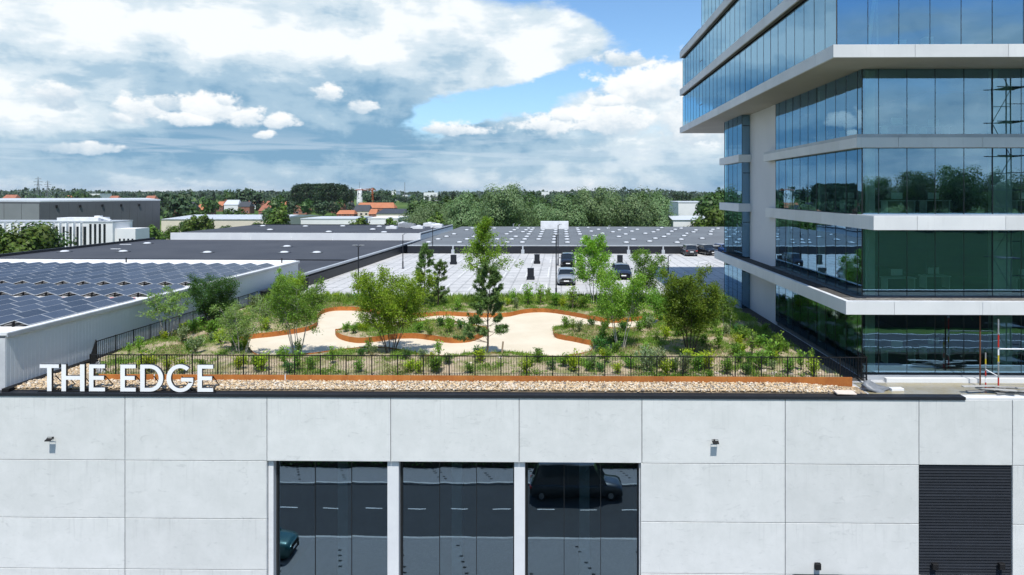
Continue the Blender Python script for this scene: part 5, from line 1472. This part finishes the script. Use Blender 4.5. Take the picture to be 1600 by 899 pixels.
# wild grass and low cover between the shrubs
def cover():
    rg = np.random.default_rng(6); C, D, S_, C2, D2, C3, D3 = [], [], [], [], [], [], []
    tries = 0
    while len(C) < 120000 and tries < 44000:
        tries += 1
        x, y = rg.uniform(-25.4, 13.9), rg.uniform(33.7, 58.5)
        k = mnoise.noise((x * .55, y * .55, 3.3)) + .5 * mnoise.noise((x * 1.7, y * 1.7, 9.1))
        back = y > 55.8 and x < 11
        if (k < -.20 or (y < 38.2 and k < .16)) and not back and rg.uniform() < .85: continue
        if not inside((x, y), gard) or in_path((x, y)): continue
        d = bdist(x, y)
        if d < .08: continue
        z = soil_z(x, y); m = int(rg.integers(4, 9)); tall = (.50 if back else .20) * rg.uniform(.6, 1.4)
        dry = mnoise.noise((x * .4, y * .4, 7.7)) > .18 and not back
        for _ in range(m):
            q = np.array([x + rg.normal(0, .07), y + rg.normal(0, .07), z - .01]); v = np.array([rg.normal(0, .35), rg.normal(0, .35), 1.0])
            (C2 if dry else C).append(q); (D2 if dry else D).append(v)
            if not dry: S_.append(tall)
        if k > -.05:
            for _ in range(9): C3.append(np.array([x + rg.normal(0, .12), y + rg.normal(0, .12), z + rg.uniform(0, .10)])); D3.append(rg.normal(0, 1, 3) + np.array([0, 0, .5]))
    tag(leaves('grass', C, D, np.array(S_), M['grass'], rg, None, .09, 0, flat=2), 'wild green grass growing through the garden beds', 'grass', kind='stuff')
    tag(leaves('dry_grass', C2, D2, np.full(len(C2), .22), M['straw'], rg, None, .09, 0, flat=2), 'dry straw coloured grass in the garden beds', 'grass', kind='stuff')
    tag(leaves('ground_cover', C3, D3, np.full(len(C3), .08), M['leaf_mid'], rg, None, .6, 0), 'low leafy ground cover in the garden beds', 'ground cover', kind='stuff')
cover()
def stake(px, py, label):
    p = at(px, py, .4); t = soil_z(p.x, p.y)
    o = tag(MB().chamfer(-.04, .04, -.04, .04, 0, .75, .008).build('wooden_stake', M['wood']), label, 'stake'); o.location = (p.x, p.y, t - .03); o.rotation_euler = (0, R(6), .3)
stake(784, 556, 'short wooden stake standing on the mound right of the pine trunk')
rg_ = random.Random(12)
for k in range(26):      # flat stones on the shaded side and clods on the mound
    x, y = rg_.uniform(4, 13.3), rg_.uniform(34.0, 35.2)
    if k > 18: x, y = rg_.uniform(-5.5, -2.5), rg_.uniform(35.5, 38)
    w = rg_.uniform(.08, .2)
    poly = [(w * rg_.uniform(.7, 1.2) * math.cos(a), w * .7 * rg_.uniform(.7, 1.2) * math.sin(a)) for a in [i * PI / 3 for i in range(6)]]
    o = MB().prism(poly, 0, w * .45).build('bed_stone', M['stone']); tag(o, 'small pale stone lying on the bare soil behind the front fence', 'stone', 'stones on the bare soil'); o.location = (x, y, soil_z(x, y) - .02); o.rotation_euler = (0, 0, rg_.uniform(0, 6))

# ================================================================== BACKGROUND
def crown_pts(rg, rx, ry, rz, n, lobes, conical=0.0):
    """points on the skins of many overlapping lobes inside an ellipsoid: clumps with gaps between"""
    L_ = []
    for k in range(lobes):
        v = rg.normal(0, 1, 3); v /= np.linalg.norm(v); u = rg.uniform(.25, .92)
        c = v * u
        if conical: c[0] *= 1 - conical * (c[2] + 1) / 2; c[1] *= 1 - conical * (c[2] + 1) / 2
        L_.append((c, rg.uniform(.24, .44) * (1 - .45 * conical * (c[2] + 1) / 2)))
    C, D = [], []
    for c, r in L_:
        m = int(n / lobes)
        v = rg.normal(0, 1, (m, 3)); v[:, 2] = v[:, 2] * .9 + .25; v /= np.linalg.norm(v, axis=1, keepdims=True)
        q = c + v * r * rg.uniform(.55, 1.08, (m, 1))
        C.append(q * (rx, ry, rz)); D.append(v)
    return np.concatenate(C), np.concatenate(D)
def tree_proto(name, label, hgt, rx, rz, n, ls, leaf, seed, lobes=26, trunk=.16, bark='bark_dark', conical=0.0, group=None, droop=.0):
    rg = np.random.default_rng(seed)
    t = thing(name, label, 'tree', (0, 0, 0), group=group)
    cz = hgt - rz
    C, D = crown_pts(rg, rx, rx, rz, n, lobes, conical); C[:, 2] += cz
    C[:, 2] = np.maximum(C[:, 2], .4)
    tb = [([np.array([0, 0, 0.]), np.array([.1, 0, cz * .5]), np.array([0, .1, cz + rz * .3])], hgt * trunk * .13, .05)]
    for k in range(7):
        a = 2 * PI * k / 7 + rg.uniform(-.3, .3); z0 = cz - rz * rg.uniform(.2, .7)
        e = np.array([math.cos(a) * rx * .6, math.sin(a) * rx * .6, z0 + rz * rg.uniform(.4, .9)])
        tb.append(([np.array([0, 0, max(.5, z0)]), e * (.5, .5, .5) + np.array([0, 0, z0]) * .5, e], hgt * trunk * .05, .03))
    tubes_mesh(tb, 6).build('trunk', M[bark], t, True)
    O = C - np.array([0, 0, cz]); O = D * .7 + O / (np.linalg.norm(O, axis=1, keepdims=True) + 1e-6) * .5
    leaves('crown', C, rg.normal(0, 1, C.shape), np.full(len(C), ls), M[leaf], rg, t, .75, droop, flat=.35, out=O / np.linalg.norm(O, axis=1, keepdims=True))
    return t
GRP = {}
def plant(proto, x, y, s=1.0, label=None, group=None, sz=None):
    s3 = (s, s, s * (sz or 1.0))
    if proto.name not in GRP:
        GRP[proto.name] = 1; proto.location = (x, y, GZ); proto.scale = s3
        if label: proto['label'] = label
        if group: proto['group'] = group
        return proto
    return dup(proto, (x, y, GZ), rngt.uniform(0, 6.28), s3, label, group)
rngt = random.Random(44)
WG = 'willows behind the skylight roof'
wl = 'large grey green willow in the row behind the skylight roof'
will = [tree_proto('willow_tree', wl, 20, 8.6, 9.4, 13000, .46, 'leaf_willow', s, 26, .2, group=WG, droop=.25) for s in (51, 52, 53)]
broad = [tree_proto('broadleaf_tree', 'round green broadleaf tree', 14, 5.2, 6.0, 2600, .75, lf, s, 24) for s, lf in ((54, 'leaf_broad'), (55, 'leaf_lime'), (56, 'leaf_broad'))]
cone = tree_proto('conical_tree', 'dense conical green tree', 9, 3.0, 4.3, 2600, .5, 'leaf_lime', 57, 26, .15, conical=.55)
popl = tree_proto('poplar_tree', 'tall dark poplar in the dense clump on the horizon', 32, 5.0, 14.5, 3000, 1.5, 'leaf_poplar', 58, 40, .12, group='poplar clump')
spire = tree_proto('spire_poplar', 'slim dark pointed poplar on the horizon', 26, 2.0, 12.2, 900, 1.1, 'leaf_poplar', 59, 24, .1, group='slim poplars on the horizon')
fart = [tree_proto('distant_tree', 'distant tree among the houses and fields', 14, 6.5, 6.4, 520, 1.7, lf, s, 16, .2, group='distant trees') for s, lf in ((60, 'leaf_far'), (61, 'leaf_broad'), (62, 'leaf_far'))]

# willows: (photo x, top y, distance)
WLAB = ['grey green willow beside the rooftop air units, just right of the barns', 'large grey green willow behind the corner of the black roof', 'tallest grey green willow standing behind the slender birch of the roof garden',
        'lower willow in the dip between two taller willows behind the white roof box', 'broad grey green willow behind the white box on the skylight roof', 'large willow behind the silver and black cars on the deck', 'tall rounded willow next to the outermost willow of the row',
        'outermost tall willow of the row, beside the white workshop', 'half hidden willow behind the birch, lower than its neighbours', 'low willow at the end of the row above the rooftop air units']
for i, (px, ty, Dd) in enumerate([(672, 312, 205), (722, 298, 218), (790, 293, 205), (838, 311, 225), (880, 301, 206), (930, 297, 216), (985, 293, 204), (1030, 296, 214), (752, 316, 232), (655, 326, 190)]):
    p = aty(px, ty, Dd); h = p.z - GZ
    plant(will[i % 3], p.x, Dd, h / 20.2, WLAB[i], WG, sz=(1.06, .98, 1.08)[i % 3])
BGp = [(1120, 291, 230, 0), (1108, 318, 205, 1), (1138, 300, 240, 2), (1085, 335, 205, 1), (828, 296, 330, 0), (655, 312, 300, 2), (1090, 305, 420, 0), (1060, 312, 420, 2), (700, 304, 240, 0), (757, 301, 236, 2), (850, 305, 238, 0), (905, 302, 240, 2), (958, 301, 238, 0), (1008, 300, 236, 2)]
for (px, ty, Dd, k) in BGp:
    p = aty(px, ty, Dd); plant(broad[k], p.x, Dd, (p.z - GZ) / 14.0, 'green broadleaf tree standing near the willows and the white workshop', 'trees near the willows')
for (px, ty, Dd) in [(563, 331, 186), (614, 334, 184), (679, 325, 182), (234, 346, 182), (300, 332, 236), (320, 330, 240), (438, 313, 236), (246, 352, 200)]:
    p = aty(px, ty, Dd); plant(cone, p.x, Dd, (p.z - GZ) / 9.0, 'dense conical green tree behind the black roofs', 'conical trees behind the black roofs', sz=1.0)
for (px, ty, Dd, k) in [(-8, 349, 128, 0), (45, 342, 126, 1), (68, 346, 132, 2), (22, 356, 120, 1), (312, 336, 245, 0), (425, 326, 240, 2), (290, 345, 240, 2), (395, 345, 240, 1), (268, 350, 240, 1), (352, 352, 240, 2), (385, 354, 230, 0)]:
    p = aty(px, ty, Dd); plant(broad[k], p.x, Dd, (p.z - GZ) / 14.0, 'green tree beside the white fin fronted offices and sheds on the left' if px < 100 else 'green tree among the pale roofed sheds', 'trees by the offices' if px < 100 else 'trees among the sheds')
for k in range(30):       # poplar clump
    px = rngt.uniform(463, 541); Dd = rngt.uniform(640, 760); p = aty(px, 283 + 5 * abs((px - 500) / 45) ** 3 + rngt.uniform(0, 2.5), Dd)
    plant(popl, p.x, Dd, 1.0, sz=(p.z - GZ) / 32.0)
for (px, ty, Dd) in [(548, 288, 760), (317, 297, 900), (334, 296, 900), (686, 296, 560), (697, 297, 600), (708, 294, 560), (551, 292, 780), (1054, 296, 700), (1060, 297, 700), (1066, 297, 720), (1072, 298, 700), (1078, 298, 720), (808, 298, 600), (88, 297, 900), (36, 300, 900)]:
    p = aty(px, ty, Dd); plant(spire, p.x, Dd, 1.0, sz=(p.z - GZ) / 26.0)
# scattered distant trees; keep the places the photograph shows open
keep = [(455, 505, 333, 352, 640), (470, 640, 320, 356, 740), (556, 572, 295, 322, 930), (575, 590, 293, 322, 930), (525, 620, 312, 340, 760), (255, 430, 331, 356, 310), (355, 385, 308, 324, 800), (400, 420, 312, 322, 800), (455, 480, 318, 335, 700), (1060, 1110, 315, 345, 260)]
n = 0
while n < 262:
    Dd = 330 + 1900 * rngt.random() ** 1.5; px = rngt.uniform(-60, 1180)
    x = aty(px, 300, Dd).x; s = rngt.uniform(.55, 1.25); p0 = to_px((x - 6 * s, Dd, GZ + 13 * s)); p1 = to_px((x + 6 * s, Dd, GZ))
    if any(p1[0] > a and p0[0] < b and p1[1] > c and p0[1] < d and Dd < e for a, b, c, d, e in keep): continue
    if p0[1] < 296: continue
    plant(rngt.choice(fart), x, Dd, s, sz=rngt.uniform(.8, 1.15)); n += 1
for (px, ty, Dd, w) in [(590, 294, 880, 1.5), (575, 297, 860, 1.0), (600, 297, 860, 1.2), (435, 302, 500, 1.0), (445, 300, 700, 1.2), (380, 295, 700, 1.3), (400, 297, 720, 1.2), (365, 297, 740, 1.2), (255, 297, 800, 1.0), (285, 299, 800, 1.), (110, 299, 700, 1.0), (130, 300, 700, 1.2), (70, 301, 700, .8), (480, 312, 560, 1.4), (505, 313, 560, 1.4), (530, 312, 600, 1.3), (455, 314, 540, 1.2), (545, 316, 620, 1.1), (610, 300, 900, 1.2), (520, 315, 570, 1.2)]:
    p = aty(px, ty, Dd); plant(rngt.choice(fart), p.x, Dd, w * (p.z - GZ) / 14.0 * .8, sz=1.25 / w if w > 1 else 1.1)
for (px, ty, Dd) in [(604, 304, 1200), (615, 305, 1150), (624, 304, 1250), (634, 306, 1200), (645, 304, 1250), (656, 304, 1150), (666, 305, 1250), (676, 304, 1200), (688, 303, 1150), (144, 305, 1200), (152, 305, 1150), (846, 304, 1200), (856, 304, 1150)]:
    p = aty(px, ty, Dd); plant(rngt.choice(fart), p.x, Dd, max(.5, (p.z - GZ) / 14.0))
# woods on the horizon, one mass
def far_wood():
    rg = np.random.default_rng(9); C, D, S_ = [], [], []
    for k in range(1500):
        Dd = rg.uniform(1700, 4200); px = rg.uniform(-120, 1200); x = aty(px, 300, Dd).x
        h = rg.uniform(12, 24) * (1 + .35 * math.sin(px * .021) * math.sin(px * .0067 + 1)); w = rg.uniform(8, 22)
        m = 26; v = rg.normal(0, 1, (m, 3)); v[:, 2] = np.abs(v[:, 2]); v /= np.linalg.norm(v, axis=1, keepdims=True)
        C.append(np.array([x, Dd, GZ]) + v * (w, w, h)); D.append(v); S_.append(np.full(m, 6.5))
    o = leaves('distant_woods', np.concatenate(C), np.concatenate(D), np.concatenate(S_), M['leaf_far'], rg, None, .9)
    tag(o, 'dark green line of far woods along the horizon', 'woods', kind='stuff')
far_wood()
# behind the camera: hedge, lawn trees mirrored in the tower glass
def hedge(name, label, x0, x1, y, w, h, n, leaf):
    rg = np.random.default_rng(14); C = np.stack([rg.uniform(x0, x1, n), y + rg.uniform(-w / 2, w / 2, n), GZ + h * rg.uniform(0, 1, n) ** .6], 1)
    D = rg.normal(0, 1, (n, 3)); t = thing(name, label, 'hedge', ((x0 + x1) / 2, y, GZ))
    C -= np.array([(x0 + x1) / 2, y, GZ])
    leaves('foliage', C, D, np.full(n, .16), M[leaf], rg, t, .7)
    MB().box(-(x1 - x0) / 2, (x1 - x0) / 2, -w * .3, w * .3, 0, h * .7).build('core', M['bark_dark'], t)
hedge('hedge', 'clipped dark hedge along the far pavement mirrored in the windows', -45, 45, 15.2, .9, .7, 16000, 'leaf_dark')
hedge('hedge', 'roadside hedge mirrored low in the tower glass', 10, 110, -10.5, 1.6, 1.6, 14000, 'leaf_broad')
hedge('hedge', 'tall dark hedge behind the road mirrored in the tower glass', 10, 140, -33, 4.0, 4.5, 14000, 'leaf_dark')
for (x, y, s) in [(170, -300, 2.0), (215, -300, 2.0), (195, -305, 2.1), (240, -280, 2.0), (262, -284, 2.1), (150, -310, 1.8), (185, -290, 2.2), (205, -285, 2.4), (228, -292, 2.2), (250, -300, 2.3), (160, -320, 1.8), (140, -330, 1.7), (275, -290, 2.3), (60, -330, 1.6), (100, -330, 1.6), (175, -330, 1.8), (10, -330, 1.6), (-30, -330, 1.6), (300, -300, 2.2), (330, -310, 2.2), (-70, -340, 1.7), (120, -340, 1.6)]:
    plant(will[rngt.choice((0, 1, 2))], x, y, s * .72, 'broadleaf tree of the row mirrored in the tower glass', 'trees mirrored in the tower')

# ------------------------------------------------------------------ far buildings
def win_row(parent, x0, x1, y, z0, z1, n, frac=.6, mat='glass_dark'):
    w = (x1 - x0) / n
    for k in range(n):
        a = x0 + w * (k + .5 - frac / 2); b = a + w * frac
        f = MB().box(a - .06, b + .06, y - .03, y - .002, z0 - .06, z1 + .06).build('window', M['white_far'], parent)
        MB().box(a, b, y - .045, y - .031, z0, z1).build('pane', M[mat], f)
def shed(name, label, px0, px1, D0, depth, top_y, roofmat, wallmat, cat='building', rise=0.0, nwin=0, wz=(2.0, 3.2)):
    """flat or low-pitched block; px range and top edge at its near face"""
    a, b = aty(px0, top_y, D0), aty(px1, top_y, D0); h = a.z - GZ; w = b.x - a.x
    t = thing(name, label, cat, ((a.x + b.x) / 2, D0, GZ))
    MB().box(-w / 2, w / 2, 0, depth, 0, h).build('wall', M[wallmat], t)
    if rise:
        MB().add([(-w / 2 - .3, -.3, h + .02), (w / 2 + .3, -.3, h + .02), (w / 2 + .3, depth + .3, h + .02), (-w / 2 - .3, depth + .3, h + .02), (-w / 2 - .3, depth / 2, h + rise), (w / 2 + .3, depth / 2, h + rise)],
                 [(0, 1, 5, 4), (2, 3, 4, 5), (0, 4, 3), (1, 2, 5), (0, 3, 2, 1)]).build('roof', M[roofmat], t)
    else:
        MB().box(-w / 2 - .15, w / 2 + .15, -.15, depth + .15, h + .01, h + .35).build('roof', M[roofmat], t)
    if nwin: win_row(t, -w / 2 + .5, w / 2 - .5, 0, wz[0], wz[1], nwin)
    return t, w, h
# big dark grey warehouse on the left
p0, p1 = aty(-40, 317, 262), aty(62, 316, 225); p2 = aty(250, 314, 262)
wh = thing('warehouse', 'big windowless dark grey warehouse with pale roof edge at the far left', 'building', (p1.x, 225, GZ))
hw_ = p1.z - GZ
def wpoly(pts, z0, z1, name, mat):
    mb = MB().prism([(a - p1.x, b - 225) for a, b in pts], z0, z1); return mb.build(name, M[mat], wh)
cor = [(p1.x, 225), (p2.x, 262), (p2.x - 42, 322), (p1.x - 95, 302), (p0.x - 20, 250)]
wpoly(cor, 0, hw_, 'wall', 'warehouse'); wpoly([(a * .9995, b + .2) for a, b in cor], hw_ + .01, hw_ + .5, 'roof', 'roof_pale')
def quad_on(A, B, u0, u1, z0, z1, off, name, mat, parent):
    A, B = Vector(A), Vector(B); d = (B - A); nrm = Vector((d.y, -d.x)).normalized() * off
    a, b = A + d * u0 + nrm, A + d * u1 + nrm; a2, b2 = a - nrm * .9, b - nrm * .9
    o = Vector((p1.x, 225))
    a, b, a2, b2 = a - o, b - o, a2 - o, b2 - o
    return MB().add([(a.x, a.y, z0), (b.x, b.y, z0), (b.x, b.y, z1), (a.x, a.y, z1), (a2.x, a2.y, z0), (b2.x, b2.y, z0), (b2.x, b2.y, z1), (a2.x, a2.y, z1)],
                    [(0, 1, 2, 3), (4, 7, 6, 5), (0, 4, 5, 1), (1, 5, 6, 2), (2, 6, 7, 3), (3, 7, 4, 0)]).build(name, M[mat], parent)
Lc = cor[4]
for k in range(9):
    quad_on(Lc, cor[0], k / 9 + .0015, (k + 1) / 9 - .0015, .3, hw_ - .6, .12, 'facade_panel', 'warehouse_light', wh)
for k in range(14):
    quad_on(cor[0], cor[1], k / 14 + .0006, (k + 1) / 14 - .0006, .3, hw_ - .5, .10, 'facade_panel', 'warehouse', wh)
for u in (.12, .30, .48, .64, .80):
    quad_on(cor[0], cor[1], u - .006, u + .006, hw_ - 2.0, hw_ - 1.1, .6, 'floodlight', 'black', wh)
# white office with vertical fins in front of it
p = aty(82, 348, 150); q = aty(158, 346, 150); r_ = aty(176, 345, 150); e_ = aty(208, 358, 150)
of = thing('fin_fronted_office', 'white three storey office with tall vertical fins and dark glass strips', 'building', (p.x, 150, GZ))
h1 = p.z - GZ; w1 = r_.x - p.x; h2 = e_.z - GZ; w2 = e_.x - r_.x
MB().box(-22, w1, 0, 7, 0, h1).build('wall', M['white_far'], of)
MB().box(-22.1, w1 + .1, -.1, 7.1, h1 + .01, h1 + .3).build('roof', M['cap_grey'], of)
MB().box(w1 + .005, w1 + w2, .8, 6, 0, h2).build('side_wing', M['white_far'], of)
MB().box(-.5, w1 * .66, 2, 6, h1 + .3, h1 + 1.0).build('roof_plant', M['cap_white'], of)
nf = 19
for k in range(nf):
    x = -21.5 + (w1 + 16.0) * k / nf
    MB().box(x, x + .30, -.75, -.005, .2, h1 - .1).build('fin', M['white_paint'], of)
    MB().box(x + .5, x + 1.15, -.06, -.005, 1.0 + 3.3, h1 - .9).build('window', M['white_far'] if (k % 4 == 3 and k < 14) else M['glass_dark'], of)
for k in range(4): MB().box(w1 - 5.2 + k * 1.05, w1 - 4.7 + k * 1.05, -.06, -.005, .5, h1 - .3).build('window', M['glass_dark'], of)
for k in range(4): MB().box(w1 + .9 + k * .95, w1 + 1.3 + k * .95, .74, .795, h2 - 3.6, h2 - 2.2).build('window', M['glass_dark'], of)
MB().beam((w1 * .6, 3, h1 + 1.2), (w1 * .6 + 3.0, 3, h1 + .4), .35).box(w1 * .6 - 1.0, w1 * .6 + .3, 3.3, 4.3, h1 + .3, h1 + 1.4).build('satellite_dish', M['cap_white'], of)
# long pale roof shed and its glazed neighbour
t, w, h = shed('long_shed', 'long low shed with a pale ribbed roof behind the black roof', 252, 428, 255, 48, 343, 'roof_pale', 'cream', rise=1.0, nwin=12, wz=(2.5, 5.0))
for k in range(1, 16): MB().beam((-w / 2 + w * k / 16, -.3, h + .06), (-w / 2 + w * k / 16, 24, h + 1.04), .15, .12).build('roof_rib', M['cap_white'], t)
shed('white_shed', 'flat white shed with grey roof in front of the red roofed barns', 470, 556, 250, 22, 343, 'roof_pale', 'white_far', nwin=0)
shed('white_workshop', 'low white workshop with strip windows beside the conical tree', 575, 622, 262, 20, 342, 'white_far', 'white_far', nwin=7, wz=(2.5, 4.0))
shed('cream_shed', 'cream gabled shed with grey ribbed roof left of the willows', 588, 640, 330, 30, 334, 'slate', 'cream', rise=2.0)
shed('white_workshop', 'white workshop with dark brick end between the right hand trees', 1060, 1107, 265, 25, 317, 'roof_pale', 'white_far', nwin=0)
shed('pale_roof_shed', 'low shed with a shining pale roof in front of the white workshop by the tower', 1052, 1106, 205, 16, 344, 'roof_pale', 'white_far', rise=1.0)
# red roofed farm
def house(label, px0, px1, D0, eave_y, rise, depth, roof, wall, nwin=3, chim=True, gable=False, name='house'):
    a, b = aty(px0, eave_y, D0), aty(px1, eave_y, D0); w = b.x - a.x; h = max(2.2, a.z - GZ)
    t = thing(name, label, 'house', ((a.x + b.x) / 2, D0, GZ), group='houses in the distance' if name == 'house' else None)
    MB().box(-w / 2, w / 2, 0, depth, 0, h).build('wall', M[wall], t)
    if gable:
        rf = MB().add([(-w / 2 - .4, -.4, h - .1), (w / 2 + .4, -.4, h - .1), (w / 2 + .4, depth + .4, h - .1), (-w / 2 - .4, depth + .4, h - .1), (0, -.4, h + rise), (0, depth + .4, h + rise)], [(0, 4, 5, 3), (1, 2, 5, 4), (0, 3, 2, 1)])
        rf.build('roof', M[roof], t)
        MB().add([(-w / 2, .0, h), (w / 2, .0, h), (0, .0, h + rise - .3)], [(0, 1, 2)]).build('gable', M[wall], t)
    else:
        rf = MB().add([(-w / 2 - .4, -.4, h - .1), (w / 2 + .4, -.4, h - .1), (w / 2 + .4, depth + .4, h - .1), (-w / 2 - .4, depth + .4, h - .1), (-w / 2 + w * .06, depth / 2, h + rise), (w / 2 - w * .06, depth / 2, h + rise)], [(0, 1, 5, 4), (2, 3, 4, 5), (0, 4, 3), (1, 2, 5), (0, 3, 2, 1)]).build('roof', M[roof], t)
        if chim: MB().box(w * .22, w * .22 + .8, depth / 2 - .4, depth / 2 + .4, h + rise * .5, h + rise + 1.0).build('chimney', M['brick'], rf)
    win_row(t, -w / 2 + .5, w / 2 - .5, 0, 1.0, min(2.4, h - .3), nwin, .45)
    return t
house('long brick barn with a bright orange tiled roof below the windmill', 556, 616, 660, 325, 5.0, 12, 'orange_roof', 'brick', 6, False, name='barn')
house('dark slate roofed barn in front of the orange barn', 552, 577, 560, 330, 5.0, 12, 'slate', 'cream', 3, False, name='barn')
house('low orange roofed barn left of the slate roofed barn', 526, 553, 545, 336, 3.0, 10, 'orange_roof', 'brick', 3, False, name='barn')
house('low orange roofed barn right of the slate roofed barn', 576, 588, 545, 337, 4.0, 10, 'orange_roof', 'brick', 2, False, name='barn')
house('brick house with a red hipped roof left of the barns', 517, 535, 640, 323, 4.0, 11, 'red_roof', 'brick', 3)
house('pale house with a grey roof left of the windmill', 538, 550, 660, 324, 5, 10, 'slate', 'white_far', 2)
for i, (px0, px1, D0, ey, roof, wall, lab) in enumerate([(458, 480, 600, 329, 'red_roof', 'brick', 'small red roofed house above the green meadow'), (400, 420, 720, 321, 'red_roof', 'brick', 'red roofed house left of the poplar clump'), (350, 372, 650, 320, 'roof_pale', 'white_far', 'white house with pale roof among the trees'),
        (372, 390, 620, 323, 'slate', 'brick', 'dark roofed house beside the white house'), (306, 328, 560, 328, 'orange_roof', 'brick', 'orange roofed house above the long shed'), (346, 358, 780, 318, 'red_roof', 'white_far', 'small white house with red roof far behind the sheds'),
        (265, 300, 480, 326, 'slate', 'brick', 'house with a wide dark roof near the warehouse corner'), (266, 278, 760, 314, 'red_roof', 'cream', 'cream house with red roof above the dark roofed house'), (395, 405, 800, 318, 'orange_roof', 'white_far', 'tiny orange roofed house by the tree line'), (470, 482, 820, 316, 'red_roof', 'brick', 'red roofed house at the foot of the poplars'),
        (168, 182, 700, 313, 'red_roof', 'brick', 'red roofed house behind the warehouse roof'), (100, 112, 760, 312, 'orange_roof', 'cream', 'orange roofed house behind the warehouse'), (225, 240, 690, 313, 'red_roof', 'white_far', 'white walled red roofed house right of the warehouse'), (2, 22, 640, 312, 'red_roof', 'brick', 'long red roofed house at the far left edge'),
        (430, 446, 680, 322, 'orange_roof', 'cream', 'cream house with orange roof before the poplar clump'), (404, 426, 560, 330, 'red_roof', 'brick', 'red roofed brick house right above the long shed'), (338, 348, 690, 322, 'orange_roof', 'brick', 'small orange roofed house between garden trees')]):
    house(lab, px0, px1, D0, ey, 4.5, 10, roof, wall, 2 + i % 2, i % 3 == 0)
# windmill
p = aty(562, 314, 900)
wm = thing('windmill', 'white tower windmill on the horizon behind the orange barn', 'windmill', (p.x, 900, GZ))
MB().tube([(0, 0, 0), (0, 0, 8), (0, 0, 16), (0, 0, 22.5)], [4.6, 4.0, 3.2, 2.7], 14).build('tower', M['white_far'], wm, True)
MB().dome((0, 0, 22.5), 2.9, 2.9, 2.6, 12, 3).build('cap', M['roof_pale'], wm, True)
for k in range(4):
    a = R(8 + 90 * k); MB().beam((0, -3.2, 23.2), (math.sin(a) * 10, -3.4, 23.2 + math.cos(a) * 10), .35).build('sail', M['steel_far'], wm)
for z in (5, 11, 17): MB().box(-.5, .5, -4.7 + z * .08, -4.2 + z * .08, z, z + 1.2).build('window', M['glass_dark'], wm)
# crane
p = aty(582, 315, 860); cr = thing('tower_crane', 'orange tower crane standing beside the windmill', 'crane', (p.x, 860, GZ))
ht = aty(582, 294, 860).z - GZ
for sx in (-.7, .7):
    for sy in (-.7, .7): MB().beam((sx, sy, 0), (sx, sy, ht), .35).build('mast_leg', M['crane'], cr)
for k in range(16): MB().beam((-.7 if k % 2 else .7, -.7, ht * k / 16), (.7 if k % 2 else -.7, -.7, ht * (k + 1) / 16), .22).build('mast_brace', M['crane'], cr)
jz = aty(582, 297, 860).z - GZ; jl = 27 * 860 / F
MB().beam((-jl, 0, jz), (4, 0, jz), .7, .5).beam((-jl, 0, jz + .1), (0, 0, jz + 2.2), .25).build('jib', M['crane'], cr)
# pylons and masts
def pylon(px, ty, D0, label):
    p = aty(px, ty, D0); h = p.z - GZ; t = thing('power_pylon', label, 'pylon', (p.x, D0, GZ)); w = h * .09
    for sx in (-1, 1):
        for sy in (-1, 1): MB().beam((sx * w, sy * w, 0), (sx * .6, sy * .6, h * .72), .5).beam((sx * .6, sy * .6, h * .72), (0, 0, h), .4).build('leg', M['steel_far'], t)
    for z, l in ((.66, .17), (.78, .20), (.9, .13)):
        MB().beam((-h * l, 0, h * z), (h * l, 0, h * z), .55).beam((-h * l, 0, h * z), (0, 0, h * (z + .05)), .35).beam((h * l, 0, h * z), (0, 0, h * (z + .05)), .35).build('cross_arm', M['steel_far'], t)
    for k in range(6):
        z0, z1 = h * .12 * k, h * .12 * (k + 1); a = w - (w - .6) * k / 6; b = w - (w - .6) * (k + 1) / 6
        MB().beam((-a, -a, z0), (b, -b, z1), .3).beam((a, -a, z0), (-b, -b, z1), .3).build('brace', M['steel_far'], t)
pylon(59.5, 276, 1400, 'tall lattice power pylon on the horizon above the warehouse')
pylon(74.5, 282, 1750, 'smaller lattice power pylon beside the tall one on the horizon')
p = aty(632.5, 285, 1300); o = tag(MB().tube([(0, 0, 0), (0, 0, p.z - GZ)], [.9, .4], 6).build('radio_mast', M['steel_far']), 'thin radio mast on the horizon left of the willows', 'mast'); o.location = (p.x, 1300, GZ)
for (a, b, ty, lab) in ((612, 619, 299, 'small white far building on the horizon above the barns'), (629, 637, 305, 'grey far block at the foot of the radio mast'), (662, 684, 301, 'pale far hospital like block on the horizon above the willows'), (846, 858, 300, 'far white building peeping over the willows'), (140, 156, 303, 'far pale block on the horizon behind the warehouse')):
    shed('distant_building', lab, a, b, 1500, 40, ty, 'roof_pale', 'white_far')

# ------------------------------------------------------------------ thin summer haze
def haze():
    m, t, out = new_mat('haze_air')
    v = t.n.new('ShaderNodeVolumePrincipled')
    v.inputs['Color'].default_value = (.80, .88, 1.0, 1); v.inputs['Density'].default_value = HAZE_D; v.inputs['Anisotropy'].default_value = .3
    t.l.new(v.outputs[0], out.inputs['Volume'])
    o = MB().box(-7200, 7200, -3200, 9200, GZ - 1.2, 75).build('haze', m)
    tag(o, 'thin pale blue summer haze over the distant fields', 'haze', kind='stuff')
HAZE_D = .00004
haze()
